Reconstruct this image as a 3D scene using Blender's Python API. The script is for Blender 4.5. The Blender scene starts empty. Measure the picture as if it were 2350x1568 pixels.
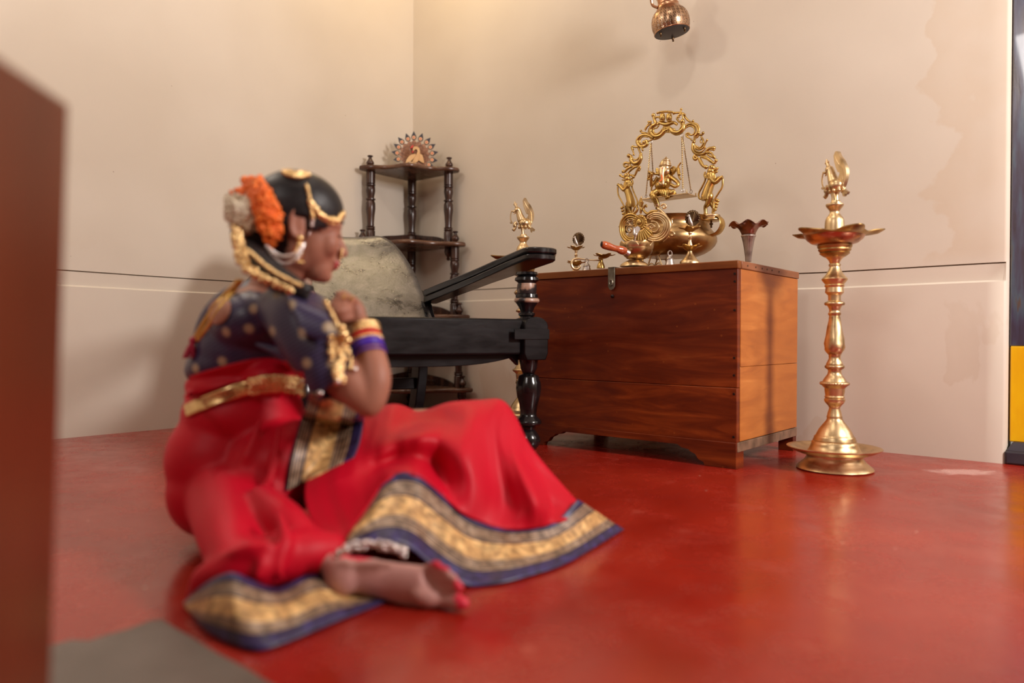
import bpy, math, random
from math import sin, cos, pi, radians
from mathutils import Vector, Matrix, noise
from mathutils.bvhtree import BVHTree

random.seed(7)
col = bpy.context.scene.collection
scene = bpy.context.scene

# ------------------------------------------------------------------ camera
F = 1680.0                       # focal length in pixels of the 2350 px wide frame
CAMZ = 0.38                      # the photographer sits low
PITCH = radians(-0.41); ROLL = radians(0.3)
fwd = Vector((0, cos(PITCH), sin(PITCH)))
_up0 = Vector((0, -sin(PITCH), cos(PITCH))); _r0 = Vector((1, 0, 0))
cam_r = _r0 * cos(ROLL) + _up0 * sin(ROLL)
cam_u = _up0 * cos(ROLL) - _r0 * sin(ROLL)
CAM = Vector((0, 0, CAMZ))
cd = bpy.data.cameras.new('camera'); cam = bpy.data.objects.new('camera', cd); col.objects.link(cam)
cd.sensor_width = 36; cd.lens = F / 2350 * 36; cd.clip_start = .02
m = Matrix((cam_r, cam_u, -fwd)).transposed().to_4x4(); m.translation = CAM
cam.matrix_world = m
cd.dof.use_dof = True; cd.dof.focus_distance = 2.55; cd.dof.aperture_fstop = 1.5
scene.camera = cam

def ray(px, py):
    return (cam_r * ((px - 1175) / F) + cam_u * ((784 - py) / F) + fwd)
def V(px, py, Y):                # point seen at that pixel, Y metres in front
    d = ray(px, py); return CAM + d * (Y / d.y)
def G(px, py, z=0.0):            # point of a level plane seen at that pixel
    d = ray(px, py); return CAM + d * ((z - CAMZ) / d.z)
def PP(px, py, o, n):            # point of a general plane seen at that pixel
    d = ray(px, py); return CAM + d * ((o - CAM).dot(n) / d.dot(n))

# ------------------------------------------------------------------ room axes
A1 = radians(40.3)
D1 = Vector((-sin(A1), -cos(A1), 0))        # along the left wall towards the camera
D2 = Vector((cos(A1), -sin(A1), 0))         # along the right wall away from the corner
NW = -D1                                    # into the right wall
CO = G(945, 932); CO.z = 0
def UV(u, v, z=0.0): return CO + D2 * u + D1 * v + Vector((0, 0, z))
RZ = -A1                                    # rotation whose local x runs along D2

# ------------------------------------------------------------------ world, lights, exposure
w = bpy.data.worlds.new('world'); scene.world = w; w.use_nodes = True
w.node_tree.nodes['Background'].inputs[0].default_value = (.9, .85, .78, 1)
w.node_tree.nodes['Background'].inputs[1].default_value = .35
vs = scene.view_settings
vs.view_transform = 'Standard'; vs.look = 'None'; vs.gamma = 1; vs.use_curve_mapping = False
vs.exposure = -0.07
def area(name, loc, target, sx, sy, power, color):
    l = bpy.data.lights.new(name, 'AREA'); l.shape = 'RECTANGLE'; l.size = sx; l.size_y = sy
    l.energy = power; l.color = color
    o = bpy.data.objects.new(name, l); col.objects.link(o); o.location = loc
    o.rotation_euler = (Vector(target) - Vector(loc)).to_track_quat('-Z', 'Y').to_euler()
    return o
# daylight through the opening right of the picture
area('daylight_right', UV(4.6, 1.0, 1.75), UV(1.6, .2, .7), .5, .7, 92, (1, .92, .88))
# added fill light behind the photographer, set to glare on the door paint
area('fill_light_behind', UV(2.6, 4.9, 2.72), UV(1.3, .8, .5), .8, .6, 24, (1, .94, .90))
# ceiling lamp near the corner
def point(name, loc, power, color, r):
    l = bpy.data.lights.new(name, 'POINT'); l.energy = power; l.color = color; l.shadow_soft_size = r
    o = bpy.data.objects.new(name, l); col.objects.link(o); o.location = loc; return o
point('ceiling_lamp_light', UV(.55, .45, 2.45), 11, (1, .74, .40), .07)
point('ceiling_lamp_left_light', UV(.55, 2.2, 2.35), 30, (1, .89, .78), .12)
point('ceiling_lamp_middle_light', UV(2.1, 1.5, 2.75), 20, (1, .90, .82), .10)

# ------------------------------------------------------------------ mesh builder
class MB:
    def __init__(s): s.v = []; s.f = []; s.uv = {}; s.mi = []
    def add(s, vs, fs, uvs=None, mi=0):
        b = len(s.v); s.v += [Vector(p) for p in vs]
        for k, f in enumerate(fs):
            s.f.append(tuple(b + i for i in f)); s.mi.append(mi)
            if uvs: s.uv[len(s.f) - 1] = [uvs[i] for i in f]
        return s
    def box(s, c, size, M=None, mi=0):
        c = Vector(c); h = Vector(size) / 2; P = []
        for x in (-1, 1):
            for y in (-1, 1):
                for z in (-1, 1):
                    p = c + Vector((x * h.x, y * h.y, z * h.z)); P.append(M @ p if M else p)
        return s.add(P, [(0, 1, 3, 2), (4, 6, 7, 5), (0, 4, 5, 1), (2, 3, 7, 6), (0, 2, 6, 4), (1, 5, 7, 3)], mi=mi)
    def ell(s, c, r, M=None, nu=14, nv=9, mi=0):
        c = Vector(c); r = Vector(r) if hasattr(r, '__len__') else Vector((r, r, r)); P = []; Fs = []
        P.append(Vector((0, 0, r.z)))
        for j in range(1, nv):
            t = pi * j / nv
            for i in range(nu):
                a = 2 * pi * i / nu; P.append(Vector((r.x * sin(t) * cos(a), r.y * sin(t) * sin(a), r.z * cos(t))))
        P.append(Vector((0, 0, -r.z)))
        P = [c + (M @ p if M else p) for p in P]
        for i in range(nu): Fs.append((0, 1 + i, 1 + (i + 1) % nu))
        for j in range(nv - 2):
            for i in range(nu):
                a = 1 + j * nu + i; b = 1 + j * nu + (i + 1) % nu; Fs.append((a, a + nu, b + nu, b))
        e = len(P) - 1; o = 1 + (nv - 2) * nu
        for i in range(nu): Fs.append((e, o + (i + 1) % nu, o + i))
        return s.add(P, Fs, mi=mi)
    def lathe(s, prof, c=(0, 0, 0), seg=40, rf=None, closed=True, M=None, mi=0):
        """prof [(z, r)]; rf(angle, z, r) -> (factor on r, dz)"""
        c = Vector(c); P = []; Fs = []
        for (z, r) in prof:
            for i in range(seg):
                a = 2 * pi * i / seg; k, dz = rf(a, z, r) if rf else (1, 0)
                p = Vector((r * k * cos(a), r * k * sin(a), z + dz)); P.append(c + (M @ p if M else p))
        n = len(prof)
        for j in range(n - 1):
            for i in range(seg):
                a = j * seg + i; b = j * seg + (i + 1) % seg; Fs.append((a, b, b + seg, a + seg))
        if closed:
            Fs.append(tuple(range(seg - 1, -1, -1))); Fs.append(tuple((n - 1) * seg + i for i in range(seg)))
        return s.add(P, Fs, mi=mi)
    def tube(s, pts, r, seg=8, up=None, flat=1.0, caps=True, mi=0, closed=False):
        pts = [Vector(p) for p in pts]; n = len(pts)
        if not hasattr(r, '__len__'): r = [r] * n
        P = []; Fs = []; nrm = Vector(up).normalized() if up is not None else None
        prev = None
        for k in range(n):
            if closed: t = pts[(k + 1) % n] - pts[k - 1]
            else: t = pts[min(k + 1, n - 1)] - pts[max(k - 1, 0)]
            if t.length < 1e-9: t = Vector((0, 0, 1))
            t.normalize()
            if nrm is not None: a = nrm - t * nrm.dot(t)
            elif prev is not None: a = prev - t * prev.dot(t)
            else: a = Vector((0, 0, 1)) - t * t.z
            if a.length < 1e-4: a = Vector((1, 0, 0)) - t * t.x
            a.normalize(); prev = a; b = t.cross(a)
            for i in range(seg):
                g = 2 * pi * i / seg
                P.append(pts[k] + a * (cos(g) * r[k] * flat) + b * (sin(g) * r[k]))
        m = n if closed else n - 1
        for k in range(m):
            for i in range(seg):
                A = k * seg + i; B = k * seg + (i + 1) % seg; q = ((k + 1) % n) * seg
                Fs.append((A, B, q + (i + 1) % seg, q + i))
        if caps and not closed:
            Fs.append(tuple(range(seg - 1, -1, -1))); Fs.append(tuple((n - 1) * seg + i for i in range(seg)))
        return s.add(P, Fs, mi=mi)
    def prism(s, outline, n, th, mi=0):
        """outline: 3D points of a plane polygon; extruded th along n"""
        o = [Vector(p) for p in outline]; n = Vector(n).normalized() * th; k = len(o)
        P = o + [p + n for p in o]
        Fs = [tuple(range(k - 1, -1, -1)), tuple(range(k, 2 * k))]
        for i in range(k): Fs.append((i, (i + 1) % k, k + (i + 1) % k, k + i))
        return s.add(P, Fs, mi=mi)
    def grid(s, rows, uv=None, mi=0, closed_u=False):
        P = []; Fs = []; U = []; n = len(rows[0])
        for j, rw in enumerate(rows):
            for i, p in enumerate(rw):
                P.append(p); U.append(uv[j][i] if uv else (i / (n - 1), j / (len(rows) - 1)))
        for j in range(len(rows) - 1):
            for i in range(n - (0 if closed_u else 1)):
                a = j * n + i; b = j * n + (i + 1) % n
                Fs.append((a, b, b + n, a + n))
        return s.add(P, Fs, uvs=U, mi=mi)
    def xf(s, M):
        s.v = [M @ p for p in s.v]; return s
    def merge(s, o):
        b = len(s.v); s.v += o.v; nb = len(s.f)
        s.f += [tuple(b + i for i in f) for f in o.f]; s.mi += o.mi
        for k, u in o.uv.items(): s.uv[nb + k] = u
        return s
    def mesh(s, name):
        me = bpy.data.meshes.new(name); me.from_pydata([tuple(p) for p in s.v], [], s.f)
        if s.uv:
            l = me.uv_layers.new(name='UVMap')
            for p in me.polygons:
                u = s.uv.get(p.index)
                if u:
                    for q, li in enumerate(p.loop_indices): l.data[li].uv = u[q]
        if any(s.mi): me.polygons.foreach_set('material_index', s.mi)
        me.update(); return me

ROOTM = {}
def thing(name, label, cat, loc=(0, 0, 0), rz=0.0, group=None):
    o = bpy.data.objects.new(name, None); col.objects.link(o); o.location = loc; o.rotation_euler = (0, 0, rz)
    o.empty_display_size = .05
    o['label'] = label; o['category'] = cat
    if group: o['group'] = group
    ROOTM[o.name] = Matrix.Translation(Vector(loc)) @ Matrix.Rotation(rz, 4, 'Z')
    return o
def part(name, mb, mats, parent, world=True, angle=38, smooth=True, bevel=0.0, subsurf=0, solid=0.0, label=None, kind=None, bev_seg=2):
    """one mesh object; vertices given in world space are brought into the thing's own space"""
    rt = parent
    while rt is not None and rt.parent: rt = rt.parent
    if isinstance(mb, MB):
        if world and rt is not None and rt.name in ROOTM: mb.xf(ROOTM[rt.name].inverted())
        me = mb.mesh(name)
    else:
        me = mb
        if world and rt is not None and rt.name in ROOTM: me.transform(ROOTM[rt.name].inverted())
    if not isinstance(mats, (list, tuple)): mats = [mats]
    for mt in mats: me.materials.append(mt)
    o = bpy.data.objects.new(name, me); col.objects.link(o)
    if parent is not None: o.parent = parent
    if smooth:
        me.shade_smooth(); me.set_sharp_from_angle(angle=radians(angle))
    if solid:
        md = o.modifiers.new('solid', 'SOLIDIFY'); md.thickness = solid; md.offset = 0
    if bevel:
        md = o.modifiers.new('bevel', 'BEVEL'); md.width = bevel; md.segments = bev_seg; md.limit_method = 'ANGLE'; md.angle_limit = radians(35)
    if subsurf:
        md = o.modifiers.new('subsurf', 'SUBSURF'); md.levels = subsurf; md.render_levels = subsurf
    if label: o['label'] = label
    if kind: o['kind'] = kind
    return o
def struct(name, mb, mats, parent=None, **k):
    o = part(name, mb, mats, parent, world=True, **k)
    if parent is None: o['kind'] = 'structure'
    return o
def clone(o, parent=None, loc=None, rz=None, label=None):
    c = o.copy(); col.objects.link(c); c.parent = parent
    if loc is not None: c.location = loc
    if rz is not None: c.rotation_euler = (0, 0, rz)
    if label: c['label'] = label
    for ch in list(o.children): clone(ch, c)
    return c
def remesh(mb, voxel, smooth=6, name='body'):
    me = mb.mesh('tmp'); o = bpy.data.objects.new('tmp', me); col.objects.link(o)
    r = o.modifiers.new('r', 'REMESH'); r.mode = 'VOXEL'; r.voxel_size = voxel
    if smooth:
        q = o.modifiers.new('s', 'SMOOTH'); q.factor = .5; q.iterations = smooth
    dg = bpy.context.evaluated_depsgraph_get()
    out = bpy.data.meshes.new_from_object(o.evaluated_get(dg)); out.name = name
    bpy.data.objects.remove(o); bpy.data.meshes.remove(me)
    return out
def crs(pts, n):
    """Catmull-Rom resampling of tuples of any length, n points evenly by index"""
    isv = isinstance(pts[0], Vector); P = [tuple(p) for p in pts]; k = len(P); out = []
    for q in range(n):
        t = q / (n - 1) * (k - 1); i = min(int(t), k - 2); f = t - i
        a, b, c, d = P[max(i - 1, 0)], P[i], P[i + 1], P[min(i + 2, k - 1)]
        out.append(tuple(.5 * (2 * b[j] + (c[j] - a[j]) * f + (2 * a[j] - 5 * b[j] + 4 * c[j] - d[j]) * f * f + (3 * b[j] - a[j] - 3 * c[j] + d[j]) * f ** 3) for j in range(len(b))))
    if isv: out = [Vector(p) for p in out]
    return out
def lathe_px(prof, cx, Y, seg=40, rf=None, closed=True, mb=None, z0=None):
    """prof [(pixel row, pixel radius)] of something seen on the column cx at depth Y; world space"""
    mb = mb or MB(); s = Y / F; ym = sum(p[0] for p in prof) / len(prof); c = V(cx, ym, Y)
    pr = [(V(cx, py, Y).z, r * s) for py, r in prof]
    if z0 is not None: dz = z0 - pr[-1][0]; pr = [(z, r) for z, r in pr[:-1]] + [(z0, pr[-1][1])]
    pr = pr[::-1] if pr[0][0] > pr[-1][0] else pr
    return mb.lathe(pr, (c.x, c.y, 0), seg, rf, closed)
def petals(n, k, ph=0.0, p=2.0):
    return lambda a, z, r: (1 + k * max(0.0, cos(n * (a - ph) / 2) ** 2) ** p, 0)

# ------------------------------------------------------------------ materials
def mat(name, color=(.5, .5, .5), rough=.5, metal=0.0, coat=0.0, sheen=0.0, bump=0.0, bscale=200.0, spec=.5, sss=0.0):
    m = bpy.data.materials.new(name); m.use_nodes = True; b = m.node_tree.nodes['Principled BSDF']
    b.inputs['Base Color'].default_value = (*color, 1); b.inputs['Roughness'].default_value = rough
    b.inputs['Metallic'].default_value = metal; b.inputs['Coat Weight'].default_value = coat
    b.inputs['Sheen Weight'].default_value = sheen; b.inputs['Specular IOR Level'].default_value = spec
    if sss:
        b.inputs['Subsurface Weight'].default_value = sss; b.inputs['Subsurface Radius'].default_value = (.01, .004, .002)
    if bump:
        n = N(m, 'ShaderNodeTexNoise', Scale=bscale, Detail=4); bp = N(m, 'ShaderNodeBump', Strength=bump)
        bp.inputs['Distance'].default_value = .002
        L(m, tc(m, 'Object'), n.inputs['Vector']); L(m, n.outputs[0], bp.inputs['Height']); L(m, bp.outputs[0], b.inputs['Normal'])
    return m
def N(m, t, **k):
    n = m.node_tree.nodes.new(t)
    for a, v in k.items():
        if a in n.inputs: n.inputs[a].default_value = v
        else: setattr(n, a, v)
    return n
def L(m, a, b): m.node_tree.links.new(a, b)
def tc(m, k='Object', scale=None, rot=None, loc=None):
    t = N(m, 'ShaderNodeTexCoord'); o = t.outputs[k]
    if scale or rot or loc:
        mp = N(m, 'ShaderNodeMapping')
        if scale: mp.inputs['Scale'].default_value = scale
        if rot: mp.inputs['Rotation'].default_value = rot
        if loc: mp.inputs['Location'].default_value = loc
        L(m, o, mp.inputs['Vector']); o = mp.outputs[0]
    return o
def ramp(m, src, stops):
    r = N(m, 'ShaderNodeValToRGB'); L(m, src, r.inputs[0]); e = r.color_ramp.elements
    while len(e) < len(stops): e.new(.5)
    for q, (p, c) in zip(e, stops): q.position = p; q.color = (*c, 1) if len(c) == 3 else c
    return r
def mix(m, f, a, b):
    x = N(m, 'ShaderNodeMix', data_type='RGBA')
    for s, v in ((0, f), (6, a), (7, b)):
        if isinstance(v, (int, float)): x.inputs[s].default_value = v
        elif isinstance(v, tuple): x.inputs[s].default_value = (*v, 1)
        else: L(m, v, x.inputs[s])
    return x.outputs[2]
def bs(m): return m.node_tree.nodes['Principled BSDF']
def noisemat(name, stops, scale=5, detail=6, vec=None, rough=.5, metal=0, coat=0, bump=.0, rr=None, dist=0.0, spec=.5, bd=.002):
    m = mat(name, stops[0][1], rough, metal, coat, spec=spec)
    n = N(m, 'ShaderNodeTexNoise', Scale=scale, Detail=detail, Distortion=dist)
    L(m, tc(m, 'Object', scale=vec) if vec else tc(m), n.inputs['Vector'])
    r = ramp(m, n.outputs[0], stops); L(m, r.outputs[0], bs(m).inputs['Base Color'])
    if bump:
        bp = N(m, 'ShaderNodeBump', Strength=bump); bp.inputs['Distance'].default_value = bd
        L(m, n.outputs[0], bp.inputs['Height']); L(m, bp.outputs[0], bs(m).inputs['Normal'])
    if rr:
        q = N(m, 'ShaderNodeMapRange'); q.inputs['To Min'].default_value = rr[0]; q.inputs['To Max'].default_value = rr[1]
        L(m, n.outputs[0], q.inputs[0]); L(m, q.outputs[0], bs(m).inputs['Roughness'])
    return m
def geo_math(m, op, a, b=None, c=None):
    n = N(m, 'ShaderNodeMath', operation=op)
    for i, v in enumerate((a, b, c)):
        if v is None: continue
        if isinstance(v, (int, float)): n.inputs[i].default_value = v
        else: L(m, v, n.inputs[i])
    return n.outputs[0]
# ================================================================== MATERIALS OF THE ROOM
def m_wall():
    m = mat('beige_plaster', (.66, .55, .44), .55, spec=.25)
    co = tc(m)
    n1 = N(m, 'ShaderNodeTexNoise', Scale=1.3, Detail=3); L(m, co, n1.inputs[0])
    n2 = N(m, 'ShaderNodeTexNoise', Scale=2.6, Detail=5, Distortion=.6); L(m, co, n2.inputs[0])
    n3 = N(m, 'ShaderNodeTexNoise', Scale=70, Detail=3); L(m, co, n3.inputs[0])
    base = ramp(m, n1.outputs[0], [(.3, (.60, .53, .435)), (.7, (.69, .625, .53))]).outputs[0]
    stain = ramp(m, n2.outputs[0], [(.585, (0, 0, 0)), (.60, (1, 1, 1)), (.72, (.5, .5, .5))]).outputs[0]
    sx = N(m, 'ShaderNodeSeparateXYZ'); L(m, co, sx.inputs[0])
    low = N(m, 'ShaderNodeMapRange'); low.inputs['From Min'].default_value = .85; low.inputs['From Max'].default_value = .1
    low.inputs['To Min'].default_value = .0; low.inputs['To Max'].default_value = .26; L(m, sx.outputs['Z'], low.inputs[0])
    k = geo_math(m, 'MULTIPLY', stain, low.outputs[0])
    c = mix(m, k, base, (.50, .37, .24))
    # small chips and specks
    sp = N(m, 'ShaderNodeTexVoronoi', Scale=9); L(m, co, sp.inputs[0])
    spk = ramp(m, sp.outputs['Distance'], [(.018, (1, 1, 1)), (.026, (0, 0, 0))]).outputs[0]
    c = mix(m, geo_math(m, 'MULTIPLY', spk, .55), c, (.25, .17, .12))
    L(m, c, bs(m).inputs['Base Color'])
    bp = N(m, 'ShaderNodeBump', Strength=.25); bp.inputs['Distance'].default_value = .004
    h = geo_math(m, 'ADD', geo_math(m, 'MULTIPLY', n2.outputs[0], 1.0), geo_math(m, 'MULTIPLY', n3.outputs[0], .12))
    L(m, h, bp.inputs['Height']); L(m, bp.outputs[0], bs(m).inputs['Normal'])
    return m
M_WALL = m_wall()
def m_damp():                      # the plaster beside the doorway carries a damp tide mark
    m = m_wall(); m.name = 'beige_plaster_tide_mark'
    b = bs(m); src = b.inputs['Base Color'].links[0].from_socket
    sx = N(m, 'ShaderNodeSeparateXYZ'); L(m, tc(m), sx.inputs[0])
    n = N(m, 'ShaderNodeTexNoise', Scale=4.5, Detail=5); L(m, tc(m), n.inputs[0])
    e = geo_math(m, 'ADD', sx.outputs['X'], geo_math(m, 'MULTIPLY', geo_math(m, 'SUBTRACT', n.outputs[0], .5), .9))
    k = ramp(m, e, [(0, (0, 0, 0)), (1, (0, 0, 0))])
    r = k.color_ramp.elements; r[0].position = .50; r[1].position = .53
    r[0].color = (0, 0, 0, 1); r[1].color = (1, 1, 1, 1); q = r.new(.75); q.color = (.35, .35, .35, 1)
    sc_ = geo_math(m, 'SUBTRACT', e, 2.0); L(m, sc_, k.inputs[0])
    hi = N(m, 'ShaderNodeMapRange'); hi.inputs['From Min'].default_value = .61; hi.inputs['From Max'].default_value = .66; L(m, sx.outputs['Z'], hi.inputs[0])
    f = geo_math(m, 'MULTIPLY', geo_math(m, 'MULTIPLY', k.outputs[0], .26), hi.outputs[0])
    L(m, mix(m, f, src, (.56, .40, .24)), b.inputs['Base Color'])
    return m
M_DAMP = m_damp()
def m_floor():
    m = mat('red_oxide_floor', (.38, .03, .012), .2, spec=.85)
    co = tc(m)
    n1 = N(m, 'ShaderNodeTexNoise', Scale=2.2, Detail=7, Roughness=.62); L(m, co, n1.inputs[0])
    n2 = N(m, 'ShaderNodeTexNoise', Scale=9, Detail=8, Roughness=.7, Distortion=.5); L(m, co, n2.inputs[0])
    base = ramp(m, n1.outputs[0], [(.3, (.22, .007, .004)), (.55, (.32, .016, .007)), (.75, (.39, .036, .016))]).outputs[0]
    sc = ramp(m, n2.outputs[0], [(.60, (0, 0, 0)), (.78, (.35, .35, .35))]).outputs[0]
    c = mix(m, sc, base, (.56, .20, .14))
    # whitish scuffed patch near the door
    p = G(2205, 1083)
    vd = N(m, 'ShaderNodeVectorMath', operation='SUBTRACT'); L(m, co, vd.inputs[0]); vd.inputs[1].default_value = p
    mp = N(m, 'ShaderNodeMapping', vector_type='POINT'); mp.inputs['Rotation'].default_value = (0, 0, -RZ); mp.inputs['Scale'].default_value = (7.5, 15, 1); L(m, vd.outputs[0], mp.inputs[0])
    ln = N(m, 'ShaderNodeVectorMath', operation='LENGTH'); L(m, mp.outputs[0], ln.inputs[0])
    n3 = N(m, 'ShaderNodeTexNoise', Scale=14, Detail=6, Distortion=1.5); L(m, co, n3.inputs[0])
    q = geo_math(m, 'SUBTRACT', geo_math(m, 'ADD', n3.outputs[0], .35), ln.outputs['Value'])
    k = ramp(m, q, [(.0, (0, 0, 0)), (.4, (.6, .6, .6))]).outputs[0]
    c = mix(m, k, c, (.78, .50, .45))
    sp = N(m, 'ShaderNodeTexVoronoi', Scale=13); L(m, co, sp.inputs[0])
    spk = ramp(m, sp.outputs['Distance'], [(.035, (1, 1, 1)), (.05, (0, 0, 0))]).outputs[0]
    nz = ramp(m, n1.outputs[0], [(.52, (0, 0, 0)), (.56, (.7, .7, .7))]).outputs[0]
    c = mix(m, geo_math(m, 'MULTIPLY', spk, nz), c, (.75, .5, .38))
    L(m, c, bs(m).inputs['Base Color'])
    rr = N(m, 'ShaderNodeMapRange'); rr.inputs['From Min'].default_value = .3; rr.inputs['From Max'].default_value = .75
    rr.inputs['To Min'].default_value = .13; rr.inputs['To Max'].default_value = .38; L(m, n2.outputs[0], rr.inputs[0]); L(m, rr.outputs[0], bs(m).inputs['Roughness'])
    bp = N(m, 'ShaderNodeBump', Strength=.12); bp.inputs['Distance'].default_value = .004; L(m, n1.outputs[0], bp.inputs['Height']); L(m, bp.outputs[0], bs(m).inputs['Normal'])
    return m
M_FLOOR = m_floor()
M_CEIL = mat('white_ceiling', (.5, .46, .40), .7)
M_CEMENT = noisemat('grey_cement', [(.3, (.105, .085, .068)), (.7, (.17, .14, .12))], 6, rough=.45)
M_DOORBLUE = noisemat('dark_blue_brown_gloss_paint', [(.35, (.035, .022, .03)), (.5, (.05, .05, .09)), (.62, (.06, .09, .13)), (.7, (.10, .05, .02))], 9, 6, vec=(4, 4, .6), rough=.22, coat=1.0, bump=.3, bd=.0015, spec=.7)
M_YELLOW = noisemat('yellow_gloss_paint', [(.4, (.85, .50, .005)), (.7, (.78, .40, .004))], 8, 5, vec=(3, 3, 1), rough=.28, bump=.15)
M_PLINTH = noisemat('dark_plinth_paint', [(.3, (.018, .018, .035)), (.8, (.05, .045, .055))], 8, rough=.4)

# ================================================================== THE SETTING
ROOM_U, ROOM_V, ROOM_H = 5.3, 5.3, 3.0
c4 = [UV(-.1, -.1), UV(ROOM_U, -.1), UV(ROOM_U, ROOM_V), UV(-.1, ROOM_V)]
struct('floor', MB().prism([p + Vector((0, 0, -.05)) for p in c4], (0, 0, 1), .05), M_FLOOR, smooth=False)
struct('ceiling', MB().prism([p + Vector((0, 0, ROOM_H)) for p in c4], (0, 0, 1), .05), M_CEIL, smooth=False)
# wall section from the floor up: dado a little proud, a sloped lip, an open joint, upper wall
ZL, ZG = .557, .611
sec = [(.008, 0), (.008, ZL - .004), (.0, ZL + .002), (.0, ZG - .0022), (-.012, ZG - .0022), (-.012, ZG + .0022), (.0015, ZG + .0022), (.0015, ROOM_H)]
def wallrun(fn, L0, L1, n):
    rows = []
    for d, z in sec:
        r = []
        for i in range(n + 1):
            t = L0 + (L1 - L0) * i / n
            wob = (noise.noise(Vector((t * 2.1, 0, 3.1))) * .003 + noise.noise(Vector((t * 9, 5, 0))) * .0008) if .4 < z < .8 else 0
            r.append(fn(t, d, z + wob))
        rows.append(r)
    return rows
mb = MB(); mb.grid(wallrun(lambda t, d, z: UV(d, t, z), 0, ROOM_V, 60))
mb.add([UV(-.12, 0, 0), UV(-.12, 0, ROOM_H), UV(-.12, ROOM_V, ROOM_H), UV(-.12, ROOM_V, 0)], [(0, 1, 2, 3)])
struct('wall_left', mb, M_WALL, angle=20)
UE = 0
for k in range(400):               # where the right wall ends, seen at x = 2299
    p = UV(k * .01, .008, .5)
    d = p - CAM
    if 1175 + F * d.dot(cam_r) / d.dot(fwd) > 2300: UE = k * .01; break
mb = MB(); rows = wallrun(lambda t, d, z: UV(t, d, z), 0, UE, 60)
for r in rows:                      # rounded arris and the reveal behind it
    e = r[-1]; z = e.z
    r += [UV(UE + .006, .004 if z < .6 else .0, z), UV(UE + .011, -.006, z), UV(UE + .012, -.10, z)]
mb.grid(rows)
r0 = rows[0]; g0 = [r0[-3], r0[-2], r0[-1]]
ob = struct('wall_right', mb, M_DAMP, angle=50)
ob.matrix_world = ROOTW = Matrix.Identity(4)
# bring the wall into its own frame so that object x runs along it
W = Matrix.Translation(CO) @ Matrix.Rotation(RZ, 4, 'Z')
ob.data.transform(W.inverted()); ob.matrix_world = W
# doorway at the end of the right wall: painted frame, yellow foot, plinth block
FR = UE + .014
def bx(u0, u1, v0, v1, z0, z1):
    return MB().add([UV(u, v, z) for u in (u0, u1) for v in (v0, v1) for z in (z0, z1)],
                    [(0, 1, 3, 2), (4, 6, 7, 5), (0, 4, 5, 1), (2, 3, 7, 6), (0, 2, 6, 4), (1, 5, 7, 3)])
zy = V(2335, 795, 2.2).z; zp = V(2335, 1018, 2.2).z
door = bpy.data.objects.new('door_1', None); col.objects.link(door); door.location = UV(FR, 0, 0); door['kind'] = 'structure'
door['label'] = 'painted door frame and leaf at the right end of the wall, dark above and yellow below'
ROOTM['door_1'] = Matrix.Translation(door.location)
part('door_frame', bx(FR, FR + .16, -.09, -.028, zy, 2.2), M_DOORBLUE, door, bevel=.003)
part('painted_foot', bx(FR + .002, FR + .16, -.09, -.026, zp, zy), M_YELLOW, door, bevel=.003, label='yellow painted lower part of the door frame')
part('door_leaf', bx(FR + .16, FR + 1.0, -.08, -.05, .05, 2.2), M_DOORBLUE, door, bevel=.003)
mbp = bx(FR - .006, FR + 1.0, -.12, .012, 0, zp * .62)
part('plinth_block', mbp, M_PLINTH, door, bevel=.006, label='dark blue-black painted cement block under the door frame')
mbq = MB().add([UV(FR - .004, .008, zp * .6), UV(FR + .2, .008, zp * .6), UV(FR + .2, -.02, zp), UV(FR + .012, -.02, zp * 1.02), UV(FR - .004, -.09, zp * .6), UV(FR + .2, -.09, zp * .6), UV(FR + .2, -.09, zp), UV(FR + .012, -.09, zp)],
    [(0, 1, 2, 3), (4, 7, 6, 5), (0, 3, 7, 4), (1, 5, 6, 2), (3, 2, 6, 7), (0, 4, 5, 1)])
part('plinth_slope', mbq, M_PLINTH, door, bevel=.004)
struct('wall_right_far', bx(FR + 1.0, ROOM_U, -.12, 0, 0, ROOM_H), M_WALL, smooth=False)
struct('wall_right_over_door', bx(UE + .013, FR + 1.0, -.12, 0, 2.2, ROOM_H), M_WALL, smooth=False)
struct('wall_far_right', bx(ROOM_U, ROOM_U + .1, -.1, ROOM_V, 0, ROOM_H), M_WALL, smooth=False)
struct('wall_back', bx(-.1, ROOM_U, ROOM_V, ROOM_V + .1, 0, ROOM_H), M_WALL, smooth=False)
# grey cement strip let into the red floor, lower left
pz = .0015
out = [G(x, y, pz) for x, y in [(-60, 1530), (110, 1482), (165, 1468), (205, 1470), (240, 1458), (290, 1445), (345, 1424), (372, 1422), (400, 1440), (440, 1462), (500, 1500), (560, 1530), (640, 1580), (740, 1700), (-40, 1760)]]
struct('trim_1', MB().prism([p - Vector((0, 0, .02)) for p in out], (0, 0, 1), .02), M_CEMENT, smooth=False)

# ================================================================== MATERIALS OF THE THINGS
def brass(name, hi=(.83, .58, .22), lo=(.38, .22, .06), rough=.28, scale=30, rr=(.2, .42), bump=.12):
    return noisemat(name, [(.25, lo), (.5, hi), (.8, tuple(min(1, c * 1.12) for c in hi))], scale, 6, rough=rough, metal=1, rr=rr, bump=bump, bd=.001)
M_BRASS = brass('polished_brass', (.70, .52, .29), (.40, .27, .13), rr=(.28, .44))
M_BRASSPALE = brass('pale_cast_brass', (.74, .56, .32), (.34, .22, .10), rr=(.25, .45), bump=.25)
M_BRASSGOLD = brass('golden_cast_brass', (.60, .40, .13), (.28, .16, .045), rr=(.22, .42), bump=.2)
M_BRASSOLD = brass('aged_brass', (.47, .31, .12), (.17, .10, .04), rr=(.28, .5))
M_BRASSDARK = brass('darkened_brass', (.16, .10, .05), (.05, .03, .02), rr=(.3, .5))
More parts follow.
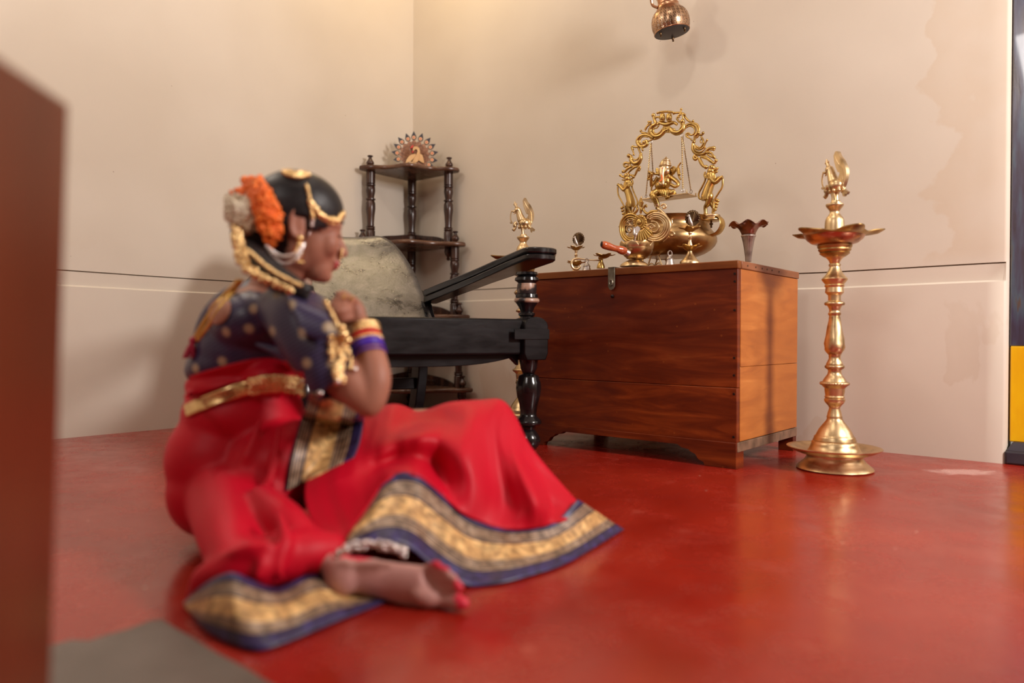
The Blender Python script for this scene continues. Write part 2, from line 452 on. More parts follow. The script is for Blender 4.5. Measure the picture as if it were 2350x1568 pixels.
M_BRONZE = brass('brown_bronze_bowl', (.50, .33, .15), (.25, .14, .06), rr=(.25, .4), bump=.05)
M_COPPER = brass('copper_brown_metal', (.55, .30, .17), (.24, .11, .06), rr=(.2, .4))
M_SILVER = brass('dull_silver', (.52, .47, .43), (.28, .24, .22), rr=(.3, .5))
M_VASEIN = brass('tarnished_copper_silver', (.34, .20, .16), (.18, .09, .07), rr=(.22, .35))
M_BLACKW = noisemat('black_lacquered_wood', [(.3, (.003, .0025, .003)), (.75, (.012, .010, .011))], 14, 6, vec=(1, 1, 3), rough=.3, rr=(.22, .5), bump=.3, spec=.2)
M_BLACKG = noisemat('glossy_black_lacquer', [(.3, (.003, .0025, .003)), (.75, (.012, .010, .011))], 14, 6, vec=(1, 1, 3), rough=.2, rr=(.10, .28), bump=.15, spec=.5)
M_WORN = noisemat('worn_lacquer_showing_wood', [(.42, (.02, .015, .015)), (.5, (.36, .22, .15)), (.75, (.62, .48, .38))], 26, 5, rough=.35, rr=(.25, .4))
M_DARKW = noisemat('dark_rosewood', [(.3, (.018, .008, .006)), (.55, (.045, .018, .012)), (.75, (.11, .045, .022))], 5, 6, vec=(6, 6, 1.4), rough=.28, rr=(.16, .32), dist=.5)
M_SHELFEDGE = noisemat('reddish_shelf_wood', [(.3, (.05, .02, .012)), (.55, (.11, .05, .026)), (.8, (.2, .1, .055))], 7, 6, vec=(1.5, 1.5, 8), rough=.3, rr=(.2, .34))
def m_chest(name, a, b, c, d):
    m = mat(name, b, .35, spec=.3)
    co = tc(m, 'Object', scale=(1.1, 1.1, 7.5))
    n1 = N(m, 'ShaderNodeTexNoise', Scale=3.2, Detail=8, Distortion=.9, Roughness=.6); L(m, co, n1.inputs[0])
    n2 = N(m, 'ShaderNodeTexNoise', Scale=2.0, Detail=3); L(m, tc(m), n2.inputs[0])
    c1 = ramp(m, n1.outputs[0], [(.30, a), (.48, b), (.62, c), (.8, d)]).outputs[0]
    c2 = mix(m, ramp(m, n2.outputs[0], [(.35, (.75, .75, .75)), (.65, (0, 0, 0))]).outputs[0], c1, a)
    v = N(m, 'ShaderNodeTexVoronoi', Scale=24); L(m, tc(m), v.inputs[0])
    sp = ramp(m, v.outputs['Distance'], [(.05, (.6, .6, .6)), (.09, (0, 0, 0))]).outputs[0]
    L(m, mix(m, geo_math(m, 'MULTIPLY', sp, n2.outputs[0]), c2, d), bs(m).inputs['Base Color'])
    rr = N(m, 'ShaderNodeMapRange'); rr.inputs['To Min'].default_value = .26; rr.inputs['To Max'].default_value = .5; L(m, n1.outputs[0], rr.inputs[0]); L(m, rr.outputs[0], bs(m).inputs['Roughness'])
    bp = N(m, 'ShaderNodeBump', Strength=.15); bp.inputs['Distance'].default_value = .001; L(m, n1.outputs[0], bp.inputs['Height']); L(m, bp.outputs[0], bs(m).inputs['Normal'])
    return m
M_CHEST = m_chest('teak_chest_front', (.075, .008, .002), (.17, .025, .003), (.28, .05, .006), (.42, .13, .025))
M_CHESTSIDE = m_chest('teak_side_lit_tone', (.36, .105, .018), (.48, .155, .028), (.56, .20, .042), (.70, .30, .08))  # same teak as the front; light falling on the side is put into the colour
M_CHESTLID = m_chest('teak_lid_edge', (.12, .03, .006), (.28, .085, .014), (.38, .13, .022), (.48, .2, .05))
M_IRON = noisemat('worn_iron', [(.3, (.10, .085, .06)), (.7, (.3, .27, .21))], 40, rough=.45, metal=.8)
M_NAIL = mat('dark_nail', (.02, .01, .008), .4, .5)
M_CABINET = noisemat('reddish_brown_varnished_wood', [(.3, (.10, .020, .007)), (.7, (.15, .032, .011))], 3, 4, vec=(3, 3, .6), rough=.32)
M_HANDLEW = noisemat('red_varnished_handle', [(.3, (.30, .05, .015)), (.7, (.5, .11, .03))], 40, rough=.2, coat=.5)
M_TANW = noisemat('pale_carved_wood', [(.3, (.62, .36, .15)), (.7, (.74, .47, .22))], 60, rough=.5)
M_FEATHER = noisemat('brown_carved_feather', [(.3, (.13, .05, .025)), (.5, (.28, .125, .06)), (.75, (.50, .27, .15))], 120, 5, rough=.4)
M_FLOWERDOT = mat('painted_feather_eye', (.70, .42, .22), .45)
M_REDPAINT = mat('red_paint', (.62, .04, .03), .4)
M_DARKPAINT = mat('dark_paint', (.025, .02, .03), .4)
M_SLING = None
# ================================================================== WOODEN CHEST
K = G(1690, 1078)                               # near foot of the chest
CHX, CHY = .80, .49
CH = K - D2 * (CHX / 2) + NW * (CHY / 2); CH.z = 0
HL = V(1685, 597, K.y).z                         # top of the lid
LT = HL - .024                                   # underside of the lid
chest = thing('wooden_chest', 'large reddish brown wooden chest with an iron hasp, under the brass lamps and bowl', 'chest', CH, RZ)
hx, hy = CHX / 2, CHY / 2
sf, ssd = V(1685, 891, K.y).z, V(1690, 843, K.y).z
zb = .048
def lbox(x0, x1, y0, y1, z0, z1, mb=None): return (mb or MB()).box(((x0 + x1) / 2, (y0 + y1) / 2, (z0 + z1) / 2), (x1 - x0, y1 - y0, z1 - z0))
def cpart(name, mb, m, parent=chest, **k): return part(name, mb, m, parent, world=False, **k)
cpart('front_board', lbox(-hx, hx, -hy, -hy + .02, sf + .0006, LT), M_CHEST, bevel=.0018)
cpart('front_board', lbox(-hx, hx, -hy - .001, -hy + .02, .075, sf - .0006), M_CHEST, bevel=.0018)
cpart('side_board', lbox(hx - .02, hx + .001, -hy + .021, hy, ssd + .0005, LT), M_CHESTSIDE, bevel=.0012)
cpart('side_board', lbox(hx - .02, hx + .001, -hy + .021, hy, .078, ssd - .0005), M_CHESTSIDE, bevel=.0012)
cpart('side_board', lbox(-hx - .001, -hx + .02, -hy + .021, hy, .07, LT), M_CHESTSIDE, bevel=.0012)
cpart('back_board', lbox(-hx + .02, hx - .02, hy - .02, hy, .06, LT), M_CHESTSIDE)
cpart('bottom_board', lbox(-hx + .02, hx - .02, -hy + .02, hy - .02, .055, .075), M_CHESTSIDE)
cpart('side_batten', lbox(hx - .02, hx + .002, -hy + .004, hy, .048, .076), noisemat('greyed_wood', [(.3, (.12, .07, .04)), (.7, (.26, .15, .09))], 30, rough=.6), bevel=.0015)
cpart('side_batten', lbox(-hx - .002, -hx + .02, -hy + .004, hy, .048, .074), M_CHESTSIDE, bevel=.0015)
# bracket skirt with the two shaped feet
def foot_curve(s):
    return [(s * hx, 0), (s * (hx - .098), 0), (s * (hx - .102), .010), (s * (hx - .118), .016), (s * (hx - .128), .030), (s * (hx - .146), .038),
            (s * (hx - .150), .043), (s * (hx - .172), .046), (s * (hx - .188), .055)]
out = [(-hx, .076), ] + foot_curve(-1) + foot_curve(1)[::-1] + [(hx, .076)]
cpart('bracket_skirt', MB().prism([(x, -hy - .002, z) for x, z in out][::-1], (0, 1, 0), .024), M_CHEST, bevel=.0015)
for sx, sy in ((1, 1), (-1, 1)):
    cpart('back_foot', lbox(*(sorted((sx * hx, sx * (hx - .05)))), hy - .03, hy, 0, .048), M_CHEST, bevel=.0015)
cpart('side_foot', lbox(hx - .03, hx, -hy + .02, -hy + .05, 0, .05), M_CHEST)
# lid: front rail, right rail, field
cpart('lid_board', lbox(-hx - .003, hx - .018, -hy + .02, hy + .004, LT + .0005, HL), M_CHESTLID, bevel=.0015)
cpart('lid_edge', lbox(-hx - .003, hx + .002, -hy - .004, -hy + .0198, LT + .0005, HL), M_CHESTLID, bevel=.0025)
cpart('lid_edge', lbox(hx - .0175, hx + .004, -hy + .0203, hy + .004, LT + .001, HL - .0005), m_chest('brown_lid_side', (.20, .07, .025), (.30, .11, .045), (.36, .15, .07), (.45, .2, .1)), bevel=.0025)
# hasp
xh = -.022
hz = V(1409, 665, 2.351).z
mb = MB(); o_ = [(xh - .0125, HL + .003), (xh + .0125, HL + .003), (xh + .0135, hz + .012), (xh + .008, hz + .003), (xh, hz - .001), (xh - .008, hz + .003), (xh - .0125, hz + .012)]
mb.prism([(x, -hy - .0085, z) for x, z in o_], (0, 1, 0), .003)
mb.box((xh, -hy + .006, HL + .0022), (.025, .032, .003))
hasp = cpart('hasp', mb, M_IRON, bevel=.0008)
mb = MB(); ring = [(xh + .006 * cos(a), -hy - .0105, hz + .024 + .009 * sin(a)) for a in [2 * pi * i / 14 for i in range(14)]]
mb.tube(ring, .0022, 6, closed=True); cpart('hasp_staple', mb, M_IRON, hasp)
mb = MB().lathe([(0, .006), (.004, .0055), (.006, .002)], seg=10, M=Matrix.Rotation(pi / 2, 3, 'X')); mb.xf(Matrix.Translation((xh + .001, -hy - .001, hz - .02)))
cpart('lock_stud', mb, M_NAIL)
for py in (628, 646, 712, 822, 862, 905, 1004):
    z = V(1682, py, K.y).z
    mb = MB().lathe([(0, .004), (.0012, .0036)], seg=8, M=Matrix.Rotation(pi / 2, 3, 'X')); mb.xf(Matrix.Translation((hx - .009, -hy - .0012, z)))
    cpart('nail', mb, M_NAIL)
for q in (.06, .12, .17, .21, .25, .31):
    mb = MB().lathe([(0, .003), (.001, .0026)], seg=8, M=Matrix.Rotation(pi / 2, 3, 'Y')); mb.xf(Matrix.Translation((hx + .004, -hy + q, HL - .012)))
    cpart('nail', mb, M_NAIL)
def on_top(px, ly):
    """point on the chest lid seen in pixel column px, ly metres behind the chest's middle line"""
    o = CH + NW * ly; o.z = 0
    d = ray(px, 772); d.z = 0; c = Vector((0, 0, 0))
    t = (o - c).dot(NW) / d.dot(NW); p = d * t; p.z = HL + .0004; return p

# ================================================================== CORNER SHELF
SC = UV(.055, .055)                              # back post
shelf = thing('corner_shelf', 'dark wooden corner shelf with turned posts and four shaped tiers', 'shelf', SC, RZ - radians(0))
# in the shelf's own frame x runs along the right wall, -y along the left wall towards the camera
zs = [G(960, 0)]
def zat(px, py, p): return V(px, py, p.y).z
tiers = []                                       # (z top, arm length, post offset)
Yf = lambda a: (UV(.055 + a / 2, .055 + a / 2)).y
for py, wpx in ((386, 193), (556, 227), (722, 250), (890, 268)):
    a = .30
    for _ in range(6): a = (wpx / F * Yf(a)) / 1.414 * .93
    tiers.append((V(950, py, Yf(a)).z, a))
postprof = [(0, 1), (.17, 1), (.175, .8), (.185, 1.05), (.2, 1.05), (.205, .8), (.215, .95), (.27, 1.02), (.33, .86), (.375, .74), (.385, 1.06), (.40, 1.06), (.41, .8), (.45, 1.03), (.53, 1.05), (.62, .88), (.72, .76), (.77, .78), (.78, 1.04), (.79, .9), (.80, .9), (.81, 1.04), (.825, .84), (.84, 1.0), (1, 1)]
TH = .021
def tier_outline(a, z):
    pts = [(-.03, .03)]
    pts.append((a + .045, .03)); pts.append((a + .062, .008)); pts.append((a + .055, -.028))
    # serpentine front edge between the two arms
    n = 26
    A = Vector((a + .035, -.055)); B = Vector((.055, -a - .035))
    for i in range(n + 1):
        t = i / n; p = A.lerp(B, t); bulge = .032 * sin(pi * t) ** 2 * 1.9 + .013 * cos(4 * pi * t) - .013
        q = p + Vector((.7071, -.7071)) * bulge; pts.append((q.x, q.y))
    pts.append((.028, -a - .055)); pts.append((-.008, -a - .062)); pts.append((-.03, -a - .045))
    return [(x, y, z) for x, y in pts][::-1]
def post(x, y, z0, z1, r, name='post', hgt=1):
    mb = MB(); mb.lathe([(z0 + (1 - t) * (z1 - z0), r * k) for t, k in postprof][::-1], (x, y, 0), 20)
    return part(name, mb, M_DARKW, shelf, world=False, angle=50)
def finial(x, y, z):
    pr = [(0, .0125), (.006, .015), (.009, .011), (.013, .017), (.024, .0215), (.034, .019), (.045, .012), (.055, .0085), (.06, .0085), (.063, .0145), (.069, .0155), (.072, .009)]
    part('finial', MB().lathe([(z + a * .82, r * .92) for a, r in pr], (x, y, 0), 18), M_DARKW, shelf, world=False, angle=50)
zprev = None; aprev = None
for k, (z, a) in enumerate(tiers):
    part('shelf_board', MB().prism(tier_outline(a, z - TH), (0, 0, 1), TH), M_SHELFEDGE, shelf, world=False, bevel=.008, bev_seg=3)
    finial(a, -.0, z); finial(0, -a, z)
    zn = tiers[k + 1][0] if k < 3 else .0
    r = .0225
    post(a - .004, 0, zn if k == 3 else zn, z - TH, r); post(0, -a + .004, zn, z - TH, r)
    post(0, 0, zn, z - TH, r)
    # carved gallery at the back of each tier but the top is low
    gh = .022 if k == 0 else .062
    gal = []
    for i in range(21):
        t = i / 20; gal.append((.012 + t * (a - .05), gh * (cos(t * pi * .5) ** 1.0) * (1 - .25 * sin(t * 2 * pi) * t) + .004))
    for horiz in (0, 1):
        o3 = [((t, .006, z + h) if not horiz else (-.006, -t, z + h)) for t, h in gal]
        base = [((gal[-1][0], .006, z) if not horiz else (-.006, -gal[-1][0], z)), ((gal[0][0], .006, z) if not horiz else (-.006, -gal[0][0], z))]
        mb = MB().prism(o3 + base, (0, 1, 0) if not horiz else (-1, 0, 0), .012)
        for q in range(9):
            t, h = gal[2 + q]; 
            c = (t, .004, z + .35 * h + .006) if not horiz else (-.004, -t, z + .35 * h + .006)
            mb.ell(c, (.006, .003, .008) if not horiz else (.003, .006, .008), nu=8, nv=5)
        part('carved_gallery', mb, M_DARKW, shelf, world=False, angle=50)
    if k == 1:
        for (x, y) in ((a - .05, 0), (0, -a + .05)):
            part('drop_finial', MB().lathe([(z - TH - .065, .004), (z - TH - .058, .010), (z - TH - .048, .007), (z - TH - .035, .016), (z - TH - .02, .02), (z - TH, .018)], (x, y, 0), 16), M_DARKW, shelf, world=False)

# ================================================================== CARVED PEACOCK ON THE CORNER SHELF
PZ = tiers[0][0]
PC = V(951, 345, 0) if False else None
PY = (SC + D2 * .12 + D1 * .12).y
pk = V(951, 372, PY); s = PY / F
peaco = thing('carved_wooden_peacock', 'small carved wooden peacock with pointed painted feathers on top of the corner shelf', 'ornament', (pk.x, pk.y, PZ))
def W2(dx, dy, dep=0.0): return Vector((dx * s, dep, dy * s))      # ornament's own frame, px units
hub = (-1, 28)
tips = [(889, 105), (1040, 139), (1178, 212), (1265, 323), (1306, 459), (1304, 610), (1234, 722), (755, 139), (620, 210), (546, 325), (510, 460), (540, 598), (608, 740), (1105, 785)]
def c1(x, y): return ((x / 7.468 + 830) - 951, -((y / 7.468 + 270) - 372))
for (tx, ty) in tips:
    X, Y2 = c1(tx, ty); d = Vector((X - hub[0], Y2 - hub[1])); Ln = d.length; d.normalize(); n = Vector((-d.y, d.x))
    def q(a, b, dep): p = Vector(hub) + d * a + n * b; return W2(p.x, max(p.y, .6), dep)
    a0 = 4; yb = .004 + random.uniform(-.002, .002)
    shaft = [(a0, 1.2), (Ln * .38, 3.6), (Ln * .52, 6.2), (Ln * .60, 5.2), (Ln * .645, 2.0)]
    leaf = [(Ln * .645, 1.8), (Ln * .69, 5.0), (Ln * .76, 6.4), (Ln * .84, 5.0), (Ln * .92, 2.2), (Ln, 0)]
    side1 = shaft + leaf
    ol = [q(a, b, yb) for a, b in side1] + [q(a, -b, yb) for a, b in side1[::-1][1:]]
    ft = part('feather', MB().prism(ol, (0, 1, 0), .003), M_FEATHER, peaco, world=False, bevel=.0004)
    dark = [q(Ln * .66, 5.2 * .5, yb - .0006), q(Ln * .75, 6.2, yb - .0006), q(Ln * .85, 4.6, yb - .0006), q(Ln * 1.0, 0, yb - .0006), q(Ln * .85, -4.6, yb - .0006), q(Ln * .75, -6.2, yb - .0006), q(Ln * .66, -2.6, yb - .0006)]
    tp = part('feather_eye', MB().prism(dark, (0, 1, 0), .0006), M_DARKPAINT, ft, world=False)
    mb = MB(); c_ = q(Ln * .755, 0, yb - .0012)
    for k in range(5):
        a = 2 * pi * k / 5; mb.ell(c_ + Vector((cos(a) * 2.4 * s, 0, sin(a) * 2.4 * s)), (2.1 * s, .0006, 2.1 * s), nu=8, nv=4)
    part('painted_flower', mb, M_FLOWERDOT, ft, world=False)
    part('painted_flower_centre', MB().ell(c_ - Vector((0, .0006, 0)), (1.7 * s, .0006, 1.7 * s), nu=8, nv=4), M_REDPAINT, ft, world=False)
    mb = MB()
    for b in (-1, 0, 1): mb.tube([q(a0 + 3, b * .8, yb - .0006), q(Ln * .3, b * 2, yb - .0012), q(Ln * .55, b * 3.4, yb - .0006)], [.3 * s, .9 * s, .5 * s], 5)
    part('feather_rib', mb, M_FEATHER, ft, world=False)
def cc(pts, dep): return [W2(*c1(x, y), dep) for x, y in pts]
def shp(name, pts, dep, th, m, par=peaco, bev=.0006): return part(name, MB().prism(cc(pts, dep), (0, 1, 0), th), m, par, world=False, bevel=bev)
shp('tail_back', [(850, 540), (900, 560), (960, 560), (1000, 640), (1040, 700), (1100, 780), (1040, 780), (980, 720), (930, 640), (880, 640), (820, 620)], .0, .004, M_FEATHER)
body = shp('body', [(945, 500), (1000, 500), (1000, 560), (985, 610), (940, 650), (880, 655), (870, 640), (900, 570), (930, 520)], -.008, .008, M_TANW)
shp('neck_and_head', [(945, 500), (960, 450), (945, 425), (920, 425), (900, 440), (885, 470), (876, 462), (880, 420), (885, 390), (915, 375), (955, 378), (985, 400), (1000, 440), (1002, 500)], -.007, .007, M_TANW)
shp('wing', [(930, 505), (860, 515), (810, 550), (775, 600), (750, 675), (790, 655), (840, 640), (880, 600), (925, 540)], -.011, .004, M_TANW)
shp('wing', [(1002, 500), (1040, 520), (1060, 580), (1080, 658), (1040, 655), (1000, 630), (975, 605), (1000, 550)], -.011, .004, M_TANW)
for xs in ((838, 872, 866, 830), (884, 918, 914, 886)):
    shp('leg', [(xs[0], 640), (xs[1], 640), (xs[2] + 4, 765), (xs[3], 765)], -.008, .005, M_TANW)
shp('beak', [(880, 430), (896, 462), (872, 488), (862, 470)], -.007, .006, M_REDPAINT)
shp('crest', [(884, 345), (888, 372), (868, 400), (832, 412), (850, 375)], -.006, .005, M_REDPAINT)
part('eye', MB().ell(W2(*c1(908, 412), -.0075), (.0012, .0006, .0009), nu=8, nv=5), M_DARKPAINT, peaco, world=False)

# ================================================================== PLANTER'S CHAIR
def m_sling():
    m = mat('worn_shiny_leather', (.17, .16, .15), .3, .0, spec=.9)
    co = tc(m)
    n = N(m, 'ShaderNodeTexNoise', Scale=11, Detail=9, Roughness=.72, Distortion=.4); L(m, co, n.inputs[0])
    n2 = N(m, 'ShaderNodeTexNoise', Scale=130, Detail=4); L(m, co, n2.inputs[0])
    L(m, ramp(m, n.outputs[0], [(.33, (.05, .05, .052)), (.45, (.17, .172, .182)), (.7, (.28, .285, .30))]).outputs[0], bs(m).inputs['Base Color'])
    bs(m).inputs['Metallic'].default_value = .92
    rr = N(m, 'ShaderNodeMapRange'); rr.inputs['To Min'].default_value = .16; rr.inputs['To Max'].default_value = .42; L(m, n.outputs[0], rr.inputs[0]); L(m, rr.outputs[0], bs(m).inputs['Roughness'])
    bp = N(m, 'ShaderNodeBump', Strength=.5); bp.inputs['Distance'].default_value = .002
    L(m, geo_math(m, 'ADD', n2.outputs[0], n.outputs[0]), bp.inputs['Height']); L(m, bp.outputs[0], bs(m).inputs['Normal'])
    return m
M_SLING = m_sling()
LG = G(1213, 1062)                                # foot of the front leg that shows
bk = Vector((-.485, .875, 0)).normalized()        # towards the back of the chair
lf = Vector((-bk.y, bk.x, 0)) * 1.0               # along the front rail, to the left
lf = Vector((-.875, -.485, 0)).normalized()
chair = thing('planters_chair', 'black lacquered armchair with a worn shiny sling seat, behind the sitting girl', 'chair', LG, 0)
WCH, DCH = .67, .86
def CP(a, b, z): p = LG + lf * a + bk * b; return Vector((p.x, p.y, z))
YL = LG.y
def legprof(top=None):
    return [(822, 22), (846, 19), (858, 13), (862, 22), (866, 24), (872, 25), (878, 28), (892, 29), (908, 27), (930, 21), (948, 18.5), (956, 20), (964, 29), (970, 31), (975, 28), (979, 17), (985, 15), (992, 20), (1002, 26), (1010, 27.5), (1020, 26), (1029, 19), (1037, 12)]
def chair_leg(ofs):
    mb = lathe_px(legprof(), 1213, YL, 28); mb.xf(Matrix.Translation(ofs))
    lg = part('leg', mb, M_BLACKG, chair, angle=50)
    mb = MB().lathe([(0, .007), (.002, .010), (.034, .017), (.036, .012)], LG + ofs, 16)
    part('leg_tip', mb, noisemat('worn_leg_tip', [(.3, (.5, .3, .15)), (.7, (.7, .5, .3))], 30, rough=.4), lg, label='bare pale wooden leg tip')
def chair_post(ofs):
    b = [(625, 24), (631, 26), (634, 20), (638, 27), (644, 28), (648, 22), (650, 20), (674, 21), (676, 25), (683, 26), (684, 24), (686, 28), (692, 28), (697, 24), (706, 18), (716, 14), (719, 19), (724, 19), (727, 15), (735, 15)]
    mb = lathe_px(b, 1209, YL, 28); mb.xf(Matrix.Translation(ofs)); ps = part('arm_post', mb, M_BLACKG, chair, angle=50)
    for seg in ([(651, 21.4), (657, 22.6), (666, 22.6), (674, 21.6)], [(685, 27), (688, 29), (692, 29), (695, 26)]):
        mb = lathe_px(seg, 1209, YL, 28); mb.xf(Matrix.Translation(ofs)); part('worn_band', mb, M_WORN, ps, label='band where the black lacquer is worn through to pale wood')
def block(ofs):
    zt, zm, z0 = V(1220, 728, YL).z, V(1220, 750, YL).z, V(1220, 826, YL).z
    h = .041; o = []
    for i in range(13):
        t = pi * i / 12; o.append(LG + ofs + lf * (-h * cos(t)) + Vector((0, 0, zm + (zt - zm) * sin(t))))
    o = [LG + ofs + lf * (-h) + Vector((0, 0, z0 + .02)), ] + o + [LG + ofs + lf * h + Vector((0, 0, z0 + .02)), LG + ofs + lf * h * .8 + Vector((0, 0, z0)), LG + ofs - lf * h * .8 + Vector((0, 0, z0))]
    part('corner_block', MB().prism([p - bk * .043 for p in o], bk, .086), M_BLACKW, chair, bevel=.003)
    zb0, zb1 = V(1220, 756, YL).z, V(1220, 779, YL).z
    mb = MB().prism([LG + ofs + lf * a + Vector((0, 0, z)) - bk * .046 for a, z in ((-h - .002, zb1), (-h - .002, zb0), (h + .035, zb0), (h + .035, zb1))], bk, .004)
    part('joint_strip', mb, M_BLACKW, chair, bevel=.001)
for o in (Vector((0, 0, 0)), lf * WCH):
    chair_leg(o); chair_post(o); block(o)
zr1, zr0 = V(1180, 733, YL).z, V(1180, 813, YL).z
def barbox(p, q, wdt, z0, z1, side):
    """bar from p to q (plan), wdt across, heights given at both ends"""
    s_ = side.normalized() * wdt / 2; P = []
    for pt, (a, b) in ((p, z0), (q, z1)):
        for sg in (-1, 1):
            for z in (a, b): P.append(Vector((pt.x, pt.y, z)) + s_ * sg)
    return MB().add(P, [(0, 1, 3, 2), (4, 6, 7, 5), (0, 4, 5, 1), (2, 3, 7, 6), (0, 2, 6, 4), (1, 5, 7, 3)])
part('front_rail', barbox(CP(.035, .0, 0), CP(WCH - .03, .0, 0), .05, (zr0, zr1), (zr0, zr1), bk), M_BLACKW, chair, bevel=.006)
# shaped apron under the rail
ap = [];  n = 24
for i in range(n + 1):
    t = i / n; u = abs(2 * t - 1)
    ap.append((.03 + t * (WCH - .06), zr0 - .034 + .03 * u ** 3.0 - (.03 if u > .93 else 0)))
part('front_apron', MB().prism([CP(a, .012, z) for a, z in ap] + [CP(WCH - .03, .012, zr0), CP(.03, .012, zr0)], bk, .02), M_BLACKW, chair, bevel=.002)
# side rails go back level, rear legs slant
for a in (.0, WCH):
    part('side_rail', barbox(CP(a, .03, 0), CP(a, DCH + .05, 0), .045, (zr0 + .01, zr1 - .01), (zr0 - .06, zr1 - .09), lf), M_BLACKW, chair, bevel=.004)
    o3 = [(DCH - .03, .36), (DCH + .05, .36), (DCH + .055, .25), (DCH + .075, .13), (DCH + .13, .0), (DCH + .06, .0), (DCH + .01, .11), (DCH - .02, .22)]
    part('rear_leg', MB().prism([CP(a - .02, b, z) for b, z in o3], lf, .04), M_BLACKW, chair, bevel=.004)
part('rear_stretcher', barbox(CP(.0, DCH + .03, 0), CP(WCH, DCH + .03, 0), .03, (.165, .21), (.165, .21), bk), M_BLACKW, chair, bevel=.003)
# back frame: two slanting stiles carrying the sling
def stile(b): return (.32 + (b - DCH * .72) * .0)
zbt = V(760, 552, 3.0).z
BB0, BB1 = DCH * .78, DCH * .78 + .36             # plan positions of the foot and top of the back
for a in (.02, WCH - .02):
    o3 = [(BB0 - .035, .33), (BB0 + .04, .30), (BB0 + .15, .50), (BB0 + .17, .56), (BB0 + .15, .56), (BB0 + .08, .50)]
    part('back_stile', MB().prism([CP(a - .02, b, z) for b, z in o3], lf, .035), M_BLACKW, chair, bevel=.004)
# sling: one continuous sheet from the front rail down, back and up over the head rail
prof = [(.03, zr1 - .012), (.16, zr1 - .05), (.32, zr1 - .09), (.46, zr1 - .10), (.56, zr1 - .05), (.64, .44), (.72, .53), (.80, .62), (.875, .70), (.935, .755), (.965, .772), (.985, .765), (.99, .74)]
prof = crs([(b * (1.09 if b > .5 else 1.05), z + (.022 if z > .7 else 0)) for b, z in prof], 44)
rows = []
na = 26
for (b, z) in prof:
    t = max(0.0, min(1.0, (z - .60) / (.794 - .60))) if b > .7 else 0
    inset = .02 + .105 * (1 - math.sqrt(max(0, 1 - t * t)))
    r_ = []
    for i in range(na):
        f_ = i / (na - 1); a = inset + f_ * (WCH - 2 * inset)
        sag = .028 * sin(pi * f_) + .004 * noise.noise(Vector((f_ * 4, b * 9, 0)))
        r_.append(CP(a, b + sag * (.6 if z > .42 else .1), z - sag * .5 + .006 * noise.noise(Vector((f_ * 3, b * 6, 4)))))
    rows.append(r_)
part('sling', MB().grid(rows), M_SLING, chair, solid=.005, angle=80)
part('head_rail', MB().tube([CP(.13, 1.062, .762), CP(WCH / 2, 1.075, .772), CP(WCH - .13, 1.062, .762)], .014, 12), M_BLACKW, chair)
# long arms, each of two planks: the arm and the swivelling leg rest under it
def arm(a_c, sgn):
    zf, zbk = V(1240, 575, YL).z, .56
    w0, w1 = .055, .028
    L0, L1 = -.055, BB0 + .10
    for lay, (dz0, dz1, ex) in enumerate(((0, -.017, 0), (-.0185, -.036, -.004))):
        o = []
        n = 14
        for i in range(n + 1):                   # rounded front end
            t = -pi / 2 + pi * i / n; o.append((a_c + (w0 + ex) * sin(t), L0 - (w0 + ex) * .75 * cos(t)))
        o += [(a_c + w0 * .9, .06), (a_c + w1 * 1.3, .3), (a_c + w1, L1), (a_c - w1, L1), (a_c - w1 * 1.3, .3), (a_c - w0 * .9, .06)]
        top = []; bot = []
        for (x, y) in o:
            t = (y - L0) / (L1 - L0); z = zf + (zbk - zf) * max(0, t) ; th = 1 + .5 * max(0, t)
            top.append(CP(x, y, z + dz0 * th)); bot.append(CP(x, y, z + dz1 * th))
        k = len(o); mb = MB().add(top + bot, [tuple(range(k)), tuple(range(2 * k - 1, k - 1, -1))] + [(i, k + i, k + (i + 1) % k, (i + 1) % k) for i in range(k)])
        part('arm' if lay == 0 else 'swivel_leg_rest', mb, M_BLACKG, chair, bevel=.004)
arm(.0, 1); arm(WCH, -1)

# ================================================================== CABINET END, VERY NEAR ON THE LEFT
cyy = .60
P0 = V(160, 240, cyy); vd = Vector((-.146, .989, 0)).normalized(); sd = Vector((-.989, -.146, 0)).normalized()
zt = P0.z
cab = thing('wooden_cabinet', 'reddish brown wooden cabinet end standing close at the left edge', 'cabinet', (P0.x, P0.y, 0))
def cabp(a, b, z, lean=.0): p = Vector((P0.x, P0.y, 0)) - vd * a + sd * b; return Vector((p.x + lean * (z - zt), p.y, z))
def cbox(a0, a1, b0, b1, z0, z1):
    ln = .03
    P = [cabp(a, b, z, ln) for a in (a0, a1) for b in (b0, b1) for z in (z0, z1)]
    return MB().add(P, [(0, 1, 3, 2), (4, 6, 7, 5), (0, 4, 5, 1), (2, 3, 7, 6), (0, 2, 6, 4), (1, 5, 7, 3)])
part('side_panel', cbox(.0, .42, 0, .02, .0, zt), M_CABINET, cab, bevel=.003)
part('back_panel', cbox(0, .016, .0205, .38, .0, zt), M_CABINET, cab, bevel=.002)
part('side_panel', cbox(.0, .42, .3805, .40, .0, zt), M_CABINET, cab, bevel=.002)
part('shelf', cbox(.017, .42, .021, .38, .06, .078), M_CABINET, cab)
part('shelf', cbox(.017, .42, .021, .38, zt - .05, zt - .03), M_CABINET, cab)
